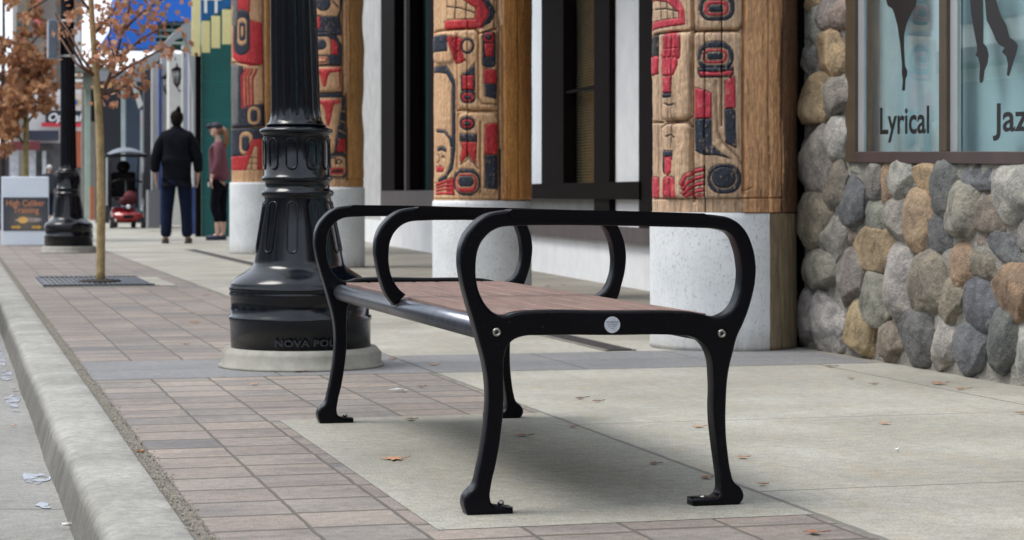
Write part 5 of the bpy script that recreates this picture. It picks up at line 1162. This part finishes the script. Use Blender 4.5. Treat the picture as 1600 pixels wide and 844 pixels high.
MB().ball((.05, -.08, .60), .13, 14, (1.1, .7, 1.15)).ball((-.08, -.08, .54), .09, 12).build('red_bag', simple('red cloth bag', (.16, .012, .02), (.06, .006, .01), 12, .7, .3), sc, world=False)
MB().tube([(-.3, .1, .92), (-.1, .22, .97), (.1, .22, .97), (.3, .1, .92)], .018, 8).build('handlebar', m_bk, sc, world=False)
MB().box(-.21, .21, .62, 1.0, .55, .63, .03).box(-.25, .25, .98, 1.08, .60, 1.14, .05).ball((0, 1.03, 1.24), .13, 14, (1.1, .45, .95)).box(-.03, .03, 1.03, 1.06, 1.08, 1.2).box(-.27, -.22, .65, 1.0, .74, .79, .02).box(.22, .27, .65, 1.0, .74, .79, .02).build('seat', m_bk, sc, world=False)
b = MB()
for s_ in (-1, 1): b.tube([(s_*.27, 1.1, .4), (s_*.31, 1.15, 1.3), (s_*.31, 1.0, 1.5)], .015, 8).tube([(s_*.33, -.1, .35), (s_*.34, .0, 1.3), (s_*.32, .1, 1.46)], .015, 8)
b.build('canopy_poles', m_bk, sc, world=False)
V, Fs = [], []
for i in range(9):
    for j in range(9):
        u, v = i/8*2-1, j/8*2-1; V.append((u*.37, .5+v*.72, 1.46+.13*(1-u*u)*(1-.5*v*v)+.03*(1-v*v)))
Fs = [(i*9+j, (i+1)*9+j, (i+1)*9+j+1, i*9+j+1) for i in range(8) for j in range(8)]
cn_ = pydata('canopy', V, Fs, simple('grey canopy cloth', (.16, .18, .21), (.12, .14, .17), 4, .6, .1), sc, world=False, smooth=True)
MB().box(-.37, .37, -.235, -.22, 1.41, 1.47, .005).build('canopy_edge', m_bk, cn_, world=False)
MB().box(.335, .345, -.1, 1.1, .45, 1.42).box(-.345, -.335, .6, 1.1, .45, 1.42).build('side_curtain', simple('smoky vinyl', (.05, .06, .08), None, 3, .3, 0), sc, world=False)

# ================================================================= PEOPLE
def skin(name, joints, m, parent, sub=2):
    """joints: name -> (parent joint or None, (x, y, z), (rx, ry))"""
    me = bpy.data.meshes.new(name); ks = list(joints); idx = {k_: i for i, k_ in enumerate(ks)}
    me.from_pydata([joints[k_][1] for k_ in ks], [(idx[joints[k_][0]], idx[k_]) for k_ in ks if joints[k_][0]], [])
    o = bpy.data.objects.new(name, me); COL.objects.link(o); o.modifiers.new('s', 'SKIN')
    for i, k_ in enumerate(ks):
        r_ = joints[k_][2]; me.skin_vertices[0].data[i].radius = r_ if hasattr(r_, '__len__') else (r_, r_); me.skin_vertices[0].data[i].use_root = (i == 0)
    sb_ = o.modifiers.new('u', 'SUBSURF'); sb_.levels = sub; sb_.render_levels = sub
    me2 = eval_mesh(o, name); me2.materials.clear(); return link(name, me2, m, parent, world=False, smooth=True)
def hand(J, wrist, side, pos, d, name):
    """palm, four fingers and a thumb hanging along -z"""
    x, y, z = pos
    J[name+'palm'] = (wrist, (x, y, z-.05), (.018, .026))
    for i, (o_, ln) in enumerate(((-.026, .062), (-.009, .072), (.009, .068), (.026, .052))):
        J[f'{name}f{i}a'] = (name+'palm', (x, y+o_, z-.098), .0085); J[f'{name}f{i}b'] = (f'{name}f{i}a', (x-side*.008, y+o_, z-.098-ln*.5), .008); J[f'{name}f{i}c'] = (f'{name}f{i}b', (x-side*.02, y+o_, z-.098-ln), .0065)
    J[name+'t1'] = (name+'palm', (x-side*.01, y+d*.042, z-.055), .010); J[name+'t2'] = (name+'t1', (x-side*.016, y+d*.055, z-.085), .008)
def face(par, c, f, m_skin, r=.078):
    """head with eyes, nose, mouth and ears; f = facing direction"""
    f = Vector(f).normalized(); s = f.cross(Vector((0, 0, 1))).normalized(); c = Vector(c)
    b = MB().ball(c, r, 28, (1, 1, 1.28)).ball(c+f*.018+Vector((0, 0, -.052)), r*.78, 22, (1, 1, .9))
    hd = b.build('head', m_skin, par, world=False)
    n_ = MB(); n_.tube([c+f*(r+.0)+Vector((0, 0, .012)), c+f*(r+.020)+Vector((0, 0, -.022)), c+f*(r+.002)+Vector((0, 0, -.032))], [.007, .012, .008], 8); n_.build('nose', m_skin, hd, world=False)
    for q in (-1, 1):
        MB().ball(c+f*(r*.90)+s*q*.031+Vector((0, 0, .012)), .011, 12, (1, 1, .7)).build('eye', simple('eye dark', (.05, .04, .04), None, 3, .2, 0), hd, world=False)
        MB().ball(c+s*q*(r+.001)-f*.004+Vector((0, 0, -.004)), .022, 12, (.45, .7, 1.25)).build('ear', m_skin, hd, world=False)
    MB().ball(c+f*(r*.97+.004)+Vector((0, 0, -.060)), .018, 12, (.9, .9, .30)).build('mouth', simple('lips', (.42, .14, .12), None, 3, .5, 0), hd, world=False)
    return hd
m_skn = simple('skin', (.50, .30, .22), (.46, .27, .19), 6, .5, 0); m_skn2 = simple('fair skin', (.60, .38, .29), (.55, .34, .26), 6, .5, 0)
m_jk = simple('black jacket cloth', (.0045, .005, .008), (.008, .009, .013), 9, .85, .5, 18, .02, spec=.1)
m_jn = simple('dark navy trousers', (.006, .010, .027), (.010, .015, .038), 10, .85, .5, 16, .02, spec=.1)
# man seen from behind
mp = G(276, 380.5); sM = (380.5-169)*((CS*mp.y+SN*mp.x)/F)/1.86
man = empty('person', (mp.x, mp.y, 0), 'tall man seen from behind in a black jacket and dark trousers, dark hair tied up', 'person')
man.scale = (sM,)*3; man.rotation_euler = (0, 0, -TH+R(5))
J = {'hip': (None, (0, 0, .96), (.14, .10)), 'waist': ('hip', (0, 0, 1.12), (.15, .10)), 'chest': ('waist', (0, -.01, 1.34), (.17, .11)), 'neck0': ('chest', (0, 0, 1.50), (.085, .07)), 'neck': ('neck0', (0, .015, 1.58), .055), 'sk': ('neck', (0, .03, 1.66), .055)}
for s_, n_ in ((-1, 'l'), (1, 'r')):
    J[n_+'th'] = ('hip', (s_*.10, 0, .86), .085); J[n_+'kn'] = (n_+'th', (s_*.125, .01, .50), .062); J[n_+'cf'] = (n_+'kn', (s_*.135, -.01, .36), .058); J[n_+'an'] = (n_+'cf', (s_*.145, -.02, .09), .038); J[n_+'to'] = (n_+'an', (s_*.165, .12, .04), .035)
    J[n_+'sh'] = ('chest', (s_*.20, 0, 1.46), .07); J[n_+'el'] = (n_+'sh', (s_*.285, -.01, 1.17), .05); J[n_+'wr'] = (n_+'el', (s_*.285, .03, .93), .03)
    hand(J, n_+'wr', s_, (s_*.285, .035, .93), 1, n_)
body_ = skin('body', J, m_skn, man)
J = {'a': (None, (0, 0, .97), (.21, .155)), 'b': ('a', (0, 0, 1.12), (.215, .155)), 'c': ('b', (0, 0, 1.32), (.225, .155)), 'd': ('c', (0, 0, 1.45), (.165, .13)), 'n': ('d', (0, .015, 1.575), (.080, .085)), 'n2': ('n', (0, .02, 1.635), (.068, .072)), 'h': ('a', (0, 0, .89), (.205, .15))}
for s_, n_ in ((-1, 'l'), (1, 'r')):
    J[n_+'s'] = ('d', (s_*.165, 0, 1.47), (.085, .085)); J[n_+'m'] = (n_+'s', (s_*.235, -.005, 1.35), .088); J[n_+'e'] = (n_+'m', (s_*.285, -.01, 1.16), .080); J[n_+'w'] = (n_+'e', (s_*.295, .02, .965), .062)
skin('jacket', J, m_jk, man)
J = {'a': (None, (0, 0, .97), (.17, .125))}
for s_, n_ in ((-1, 'l'), (1, 'r')):
    J[n_+'t'] = ('a', (s_*.105, 0, .84), .115); J[n_+'m'] = (n_+'t', (s_*.118, 0, .66), .105); J[n_+'k'] = (n_+'m', (s_*.128, .01, .48), .088); J[n_+'c'] = (n_+'k', (s_*.138, -.01, .28), .082); J[n_+'a'] = (n_+'c', (s_*.145, -.01, .075), .082)
skin('trousers', J, m_jn, man)
for s_ in (-1, 1):
    b = MB().ball((s_*.150+.01*s_, .06, .045), .06, 18, (.85, 2.1, .7)).box(s_*.155-.048, s_*.155+.048, -.06, .165, .0, .022, .008); b.build('shoe', simple('brown shoe', (.06, .045, .03), (.10, .08, .055), 10, .6, .1), man, world=False)
face(man, (0, .035, 1.70), (.05, 1, .05), m_skn, .076)
MB().ball((0, .020, 1.735), .090, 24, (1, 1.02, 1.10)).ball((.0, -.005, 1.69), .080, 18, (1, .9, 1.1)).tube([(.02, .0, 1.79), (.025, -.005, 1.85), (.03, -.02, 1.885)], [.042, .034, .012], 12).build('hair', simple('dark hair', (.006, .005, .005), (.014, .010, .008), 40, .8, .4, 90, spec=.08), man, world=False)
# woman in profile, facing the man
wp = G(341, 375.5); sW = (375.5-189)*((CS*wp.y+SN*wp.x)/F)/1.70
wom = empty('person', (wp.x, wp.y, 0), 'woman in profile in a mauve top, black leggings and a dark cap, facing the man', 'person')
wom.scale = (sW,)*3; wom.rotation_euler = (0, 0, -TH)       # local -x = towards the man
J = {'hip': (None, (.02, 0, .88), .055), 'waist': ('hip', (0, 0, 1.04), .055), 'chest': ('waist', (-.005, 0, 1.23), .07), 'nk': ('chest', (.01, 0, 1.38), (.05, .06)), 'n2': ('nk', (-.005, 0, 1.46), .043), 'n3': ('n2', (-.02, 0, 1.53), .045)}
for s_, n_ in ((-1, 'l'), (1, 'r')):
    J[n_+'t'] = ('hip', (.02+.03*s_, s_*.075, .78), .055); J[n_+'k'] = (n_+'t', (.0+.05*s_, s_*.085, .46), .052); J[n_+'c'] = (n_+'k', (.03+.03*s_, s_*.085, .33), .048); J[n_+'a'] = (n_+'c', (.03+.03*s_, s_*.085, .08), .030); J[n_+'f'] = (n_+'a', (-.08+.03*s_, s_*.09, .03), .026)
    J[n_+'s'] = ('chest', (.01, s_*.145, 1.35), .052); J[n_+'e'] = (n_+'s', (.02, s_*.20, 1.08), .038); J[n_+'w'] = (n_+'e', (-.07, s_*.17, .90), .024)
    hand(J, n_+'w', s_, (-.075, s_*.17, .90), -1, n_)
skin('body', J, m_skn2, wom)
J = {'h': (None, (.025, 0, .81), (.12, .165)), 'a': ('h', (.015, 0, .97), (.115, .155)), 'b': ('a', (.0, 0, 1.12), (.105, .14)), 'c': ('b', (-.015, 0, 1.25), (.118, .15)), 'd': ('c', (.0, 0, 1.36), (.085, .12)), 'n': ('d', (.0, 0, 1.42), (.056, .06))}
for s_, n_ in ((-1, 'l'), (1, 'r')):
    J[n_+'s'] = ('d', (.01, s_*.15, 1.335), .065); J[n_+'e'] = (n_+'s', (.025, s_*.205, 1.09), .055); J[n_+'w'] = (n_+'e', (-.06, s_*.175, .93), .038)
skin('mauve_top', J, simple('mauve knit', (.165, .052, .072), (.12, .04, .055), 8, .85, .4, 22, .012), wom)
J = {'h': (None, (.025, 0, .88), (.105, .145))}
for s_, n_ in ((-1, 'l'), (1, 'r')):
    J[n_+'t'] = ('h', (.02+.03*s_, s_*.075, .76), .088); J[n_+'k'] = (n_+'t', (.0+.05*s_, s_*.085, .46), .062); J[n_+'c'] = (n_+'k', (.03+.03*s_, s_*.085, .33), .060); J[n_+'a'] = (n_+'c', (.032+.03*s_, s_*.085, .23), .048)
skin('leggings', J, simple('black leggings', (.004, .005, .010), None, 8, .8, .1, spec=.1), wom)
for s_ in (-1, 1):
    MB().ball((-.03+.03*s_, s_*.088, .04), .048, 16, (2.3, .85, .85)).box(-.13+.03*s_, .075+.03*s_, s_*.088-.036, s_*.088+.036, 0, .018, .006).build('shoe', simple('navy sneaker', (.02, .03, .06), None, 8, .6, .1), wom, world=False)
hd = face(wom, (-.035, 0, 1.575), (-1, 0, .12), m_skn2, .070)
MB().ball((-.025, 0, 1.618), .080, 22, (1.08, 1, .85)).tube([(-.07, 0, 1.62), (-.13, 0, 1.622), (-.175, 0, 1.61)], [.05, .045, .02], 14).build('cap', simple('dark cap', (.012, .016, .03), None, 8, .7, .1), wom, world=False)
MB().ball((-.095, 0, 1.655), .012, 10, (.4, 1.4, 1)).build('cap_emblem', simple('cap white', (.7, .7, .7), None, 3, .5, 0), wom, world=False)
MB().ball((.01, 0, 1.56), .064, 18, (.9, 1.05, 1.1)).tube([(.055, 0, 1.60), (.105, .0, 1.55), (.115, 0, 1.44), (.10, 0, 1.34), (.105, 0, 1.27)], [.03, .042, .042, .034, .008], 12).build('hair', simple('auburn hair', (.16, .065, .03), (.22, .10, .045), 30, .5, .4, 90), wom, world=False)
MB().box(-.12, -.10, -.20, -.165, .76, .83, .004).build('held_tag', simple('white tag', (.75, .75, .75), None, 3, .5, 0), wom, world=False)
# far pedestrian
fp2 = G(76, 342.5); sF = (342-258)*((CS*fp2.y+SN*fp2.x)/F)/1.62
far = empty('person', (fp2.x, fp2.y, 0), 'distant white haired pedestrian in a dark coat, half hidden by the far lamp post', 'person'); far.scale = (sF,)*3; far.rotation_euler = (0, 0, R(20))
J = {'hip': (None, (0, 0, .88), (.13, .10)), 'w': ('hip', (0, 0, 1.05), (.14, .1)), 'c': ('w', (.01, 0, 1.25), (.15, .1)), 'n': ('c', (.01, 0, 1.38), .05), 'n2': ('n', (.02, 0, 1.46), .045)}
for s_, n_ in ((-1, 'l'), (1, 'r')):
    J[n_+'t'] = ('hip', (s_*.09, 0, .78), .08); J[n_+'k'] = (n_+'t', (s_*.09, .04*s_, .45), .058); J[n_+'a'] = (n_+'k', (s_*.09, .06*s_, .07), .035); J[n_+'f'] = (n_+'a', (s_*.09, .10+.06*s_, .03), .03)
    J[n_+'s'] = ('c', (s_*.17, 0, 1.32), .06); J[n_+'e'] = (n_+'s', (s_*.22, -.02, 1.06), .045); J[n_+'w'] = (n_+'e', (s_*.2, .06, .86), .028)
    hand(J, n_+'w', s_, (s_*.2, .06, .86), 1, n_)
skin('body', J, m_skn, far)
J = {'h': (None, (0, 0, .72), (.20, .15)), 'a': ('h', (0, 0, 1.0), (.19, .14)), 'c': ('a', (.005, 0, 1.24), (.18, .13)), 'n': ('c', (.01, 0, 1.38), .07)}
for s_, n_ in ((-1, 'l'), (1, 'r')): J[n_+'s'] = ('c', (s_*.17, 0, 1.30), .08); J[n_+'e'] = (n_+'s', (s_*.23, -.02, 1.06), .065); J[n_+'w'] = (n_+'e', (s_*.21, .04, .9), .05)
skin('coat', J, simple('slate coat', (.03, .035, .05), None, 8, .8, .2), far)
J = {'h': (None, (0, 0, .86), (.14, .11))}
for s_, n_ in ((-1, 'l'), (1, 'r')): J[n_+'t'] = ('h', (s_*.09, 0, .76), .095); J[n_+'k'] = (n_+'t', (s_*.09, .04*s_, .45), .07); J[n_+'a'] = (n_+'k', (s_*.09, .06*s_, .09), .06)
skin('trousers', J, m_jn, far)
face(far, (.02, 0, 1.54), (.1, 1, 0), m_skn, .07); MB().ball((.02, -.015, 1.565), .078, 18, (1, 1, .95)).build('hair', simple('white hair', (.6, .6, .58), None, 20, .7, .3), far, world=False)

# ================================================================= FALLEN LEAVES AND LITTER
def fallen(px, py, size, rot, curl, colr, label, z=.003, i=0):
    size *= .82
    p = G(px, py, z); rs_ = random.Random(i*7+3); V = []; 
    k0 = [(0, 0, 0)]
    for a, b_ in LEAF:
        a2, b2 = a*rs_.uniform(.55, 1.15), (b_-.45)*rs_.uniform(.6, 1.1); x, y = a2*size, b2*size
        V.append((x*math.cos(rot)-y*math.sin(rot), x*math.sin(rot)+y*math.cos(rot), abs(a2)*size*curl*.45+abs(b2)**1.5*size*curl*.3*rs_.uniform(.4, 1.3)+.001))
    n0 = len(V); V2 = V + [(x, y, z_+.0012) for x, y, z_ in V]
    fs = [[0, 1, 2, 3, 9, 10, 11], [3, 4, 5, 7, 8, 9], [5, 6, 7]]; Fs = [f[::-1] for f in fs] + [[q+n0 for q in f] for f in fs] + [[i_, (i_+1) % n0, (i_+1) % n0+n0, i_+n0] for i_ in range(n0)]
    # stalk
    s0 = len(V2); sd_ = Vector((math.sin(rot), -math.cos(rot), 0)); b0 = Vector(V[0]); b1 = b0+sd_*size*(.1+.4*rs_.random()**2)+Vector((0, 0, size*.05)); pr_ = Vector((-sd_.y, sd_.x, 0))*.0012
    V2 += [tuple(b0-pr_), tuple(b0+pr_), tuple(b1+pr_), tuple(b1-pr_), tuple(b0-pr_+Vector((0, 0, .002))), tuple(b0+pr_+Vector((0, 0, .002))), tuple(b1+pr_+Vector((0, 0, .002))), tuple(b1-pr_+Vector((0, 0, .002)))]
    Fs += [[s0+q for q in f] for f in ((3, 2, 1, 0), (4, 5, 6, 7), (0, 1, 5, 4), (1, 2, 6, 5), (2, 3, 7, 6), (3, 0, 4, 7))]
    o = pydata('fallen_leaf', V2, Fs, colr); o.location = (p.x, p.y, z); return tag(o, label, 'leaf', 'fallen autumn leaves on the pavement')
m_l1 = simple('dry orange leaf', (.33, .14, .06), (.22, .09, .04), 60, .7, .3); m_l2 = simple('dry pale leaf', (.50, .27, .15), (.38, .19, .10), 60, .7, .3); m_l3 = simple('dry brown leaf', (.20, .10, .05), (.13, .065, .035), 60, .7, .3)
FL = [(465, 581, .065, 1.2, .35, m_l1, 'orange dry leaf lying at the foot of the near lamp footing'), (397, 601, .045, 2.4, .3, m_l2, 'pale leaf on the pavers just left of the near lamp footing'), (304, 505, .07, .4, .6, m_l1, 'curled orange leaf alone on the pavers left of the near lamp post'),
 (676, 570, .06, 1.7, .15, m_l2, 'flat tan leaf on the slate band beyond the bench'), (612, 562, .05, .7, .4, m_l1, 'small red leaf right beside the near lamp footing'), (616, 717, .10, 1.55, .05, m_l2, 'faded flat leaf on the bench pad between the left legs'),
 (815, 681, .06, 1.4, .3, m_l1, 'brown leaf on the pad near the far right bench foot'), (641, 656, .055, 1.6, .3, m_l3, 'dry leaf at the far edge of the bench pad'), (218, 706, .045, .3, .3, m_l1, 'leaf in the grit strip beside the kerb'), (657, 604, .04, 1.5, .2, m_l3, 'dark leaf fragment on the pavers between the bench legs'),
 (896, 667, .04, 1.5, .3, m_l1, 'small orange leaf on the slab joint beyond the right bench legs'), (1091, 667, .06, 1.6, .12, m_l2, 'pale leaf left of the near right bench leg'), (1160, 715, .05, 1.3, .3, m_l2, 'pinkish leaf on the concrete just right of the near right bench leg'), (1105, 747, .045, 1.7, .3, m_l1, 'leaf with a long stalk touching the slab joint behind the near right leg'),
 (1192, 757, .035, .9, .4, m_l1, 'curled leaf on the slab joint right of the near bench foot'), (1271, 833, .05, 1.2, .35, m_l1, 'leaf on the bottom row of pavers'), (1022, 725, .04, 1.6, .3, m_l3, 'brown leaf crumb in the shade of the bench'), (1467, 600, .085, 1.6, .3, m_l1, 'large orange leaf lying by the base of the stone wall'), (1500, 608, .06, 1.2, .3, m_l1, 'smaller leaf overlapping the large one by the stone wall'),
 (1383, 662, .05, 1.5, .3, m_l2, 'pale leaf on the open concrete in front of the stone wall'), (1296, 573, .05, 1.4, .3, m_l3, 'dull leaf near the corner of the stone wall'), (1365, 600, .04, 1.2, .2, m_l3, 'tiny brown leaf scrap before the stone wall'), (1597, 646, .05, 1.1, .3, m_l1, 'leaf at the right edge of the view'), (1330, 592, .04, .4, .2, m_l3, 'dark crumb of leaf before the tan stones'),
 (855, 448, .07, .9, .5, m_l1, 'orange leaf on the shaded porch floor behind the bench'), (880, 446, .05, .5, .3, m_l3, 'dark leaf further right on the shaded porch floor'), (285, 484, .05, 1.5, .2, m_l2, 'small tan leaf on the pavers below the tree grate'), (421, 456, .05, 1.2, .3, m_l2, 'tan leaf on the concrete left of the near lamp'), (322, 461, .08, 1.3, .3, m_l1, 'orange leaf near the corner of the tree grate'),
 (168, 445, .05, .8, .3, m_l1, 'reddish leaf on the iron grate by the trunk'), (245, 446, .07, 1.0, .3, m_l1, 'leaf at the right end of the tree grate'), (290, 538, .05, 1.5, .2, m_l3, 'dull leaf lying flat on the darker pavers'), (934, 627, .045, 1.6, .2, m_l3, 'brown scrap on the concrete behind the bench, right of centre'), (905, 622, .05, 1.6, .1, m_l3, 'flat scrap beside another behind the bench')]
for i, (px, py, s_, r_, c_, m_, lb_) in enumerate(FL): fallen(px, py, s_, r_, c_, m_, lb_, i=i)
for i, (px, py, lb_) in enumerate([(12, 578, 'yellow leaf in the gutter at the left edge'), (38, 608, 'brown leaf in the gutter beside a wet patch'), (60, 612, 'tan leaf against the foot of the kerb'), (22, 665, 'faint leaf on the gutter pan')]):
    p = G(px, py, -.103); o = fallen(px, py, .026, i*.9, .12, (m_l2, m_l3, m_l1, m_l2)[i], lb_, z=-.1, i=50+i); o.location = (min(p.x, .24), p.y, -.103)
p = G(105, 824, -.104); bt = empty('cigarette_butt', (p.x, p.y, -.097), 'white cigarette butt lying in the gutter', 'cigarette butt')
MB().tube([(-.012, 0, 0), (.008, .002, 0)], .0038, 12).build('paper', simple('paper', (.8, .8, .78), None, 3, .8, 0), bt, world=False); MB().tube([(.0081, .002, 0), (.0155, .003, 0)], .0038, 12).build('filter', simple('filter', (.55, .42, .28), None, 3, .8, 0), bt, world=False)
# scrap of clear wrapper and white crumbs
p = G(622, 613); V = [(rng.uniform(-.035, .035), rng.uniform(-.02, .02), rng.uniform(.001, .012)) for _ in range(9)]
b = MB(); r_ = bmesh.ops.convex_hull(b.bm, input=[b.bm.verts.new(v) for v in V]); o = b.build('plastic_scrap', simple('clear wrapper', (.75, .76, .78), None, 3, .15, 0)); o.location = (p.x, p.y, .001); tag(o, 'crumpled clear plastic scrap on the pavers beyond the bench pad', 'litter')
p = G(1403, 706); b = MB(); bmesh.ops.convex_hull(b.bm, input=[b.bm.verts.new((rng.uniform(-.01, .01), rng.uniform(-.008, .008), rng.uniform(0, .010))) for _ in range(8)]); o = b.build('paper_scrap', simple('white scrap', (.8, .8, .8), None, 3, .8, 0)); o.location = (p.x, p.y, .001); tag(o, 'tiny white paper scrap on the open concrete', 'litter')
# grit: loose sand grains in the strip beside the kerb
V, Fs = [], []
for i in range(5200):
    y = 3.3+rng.rand()**1.6*9; x = .489+rng.randn()*.010; s_ = rng.uniform(.0012, .0038); i0 = len(V); z = .0005
    V += [(x-s_, y-s_, z), (x+s_, y-s_, z), (x+s_*.7, y+s_, z), (x-s_*.8, y+s_*.9, z), (x, y, z+s_*1.3)]; Fs += [(i0, i0+1, i0+4), (i0+1, i0+2, i0+4), (i0+2, i0+3, i0+4), (i0+3, i0, i0+4)]
o = pydata('loose_grit', V, Fs, simple('grit grains', (.34, .31, .26), (.12, .11, .09), 120, .9, 0)); tag(o, 'loose sandy grit along the back of the kerb', 'grit', kind='stuff')
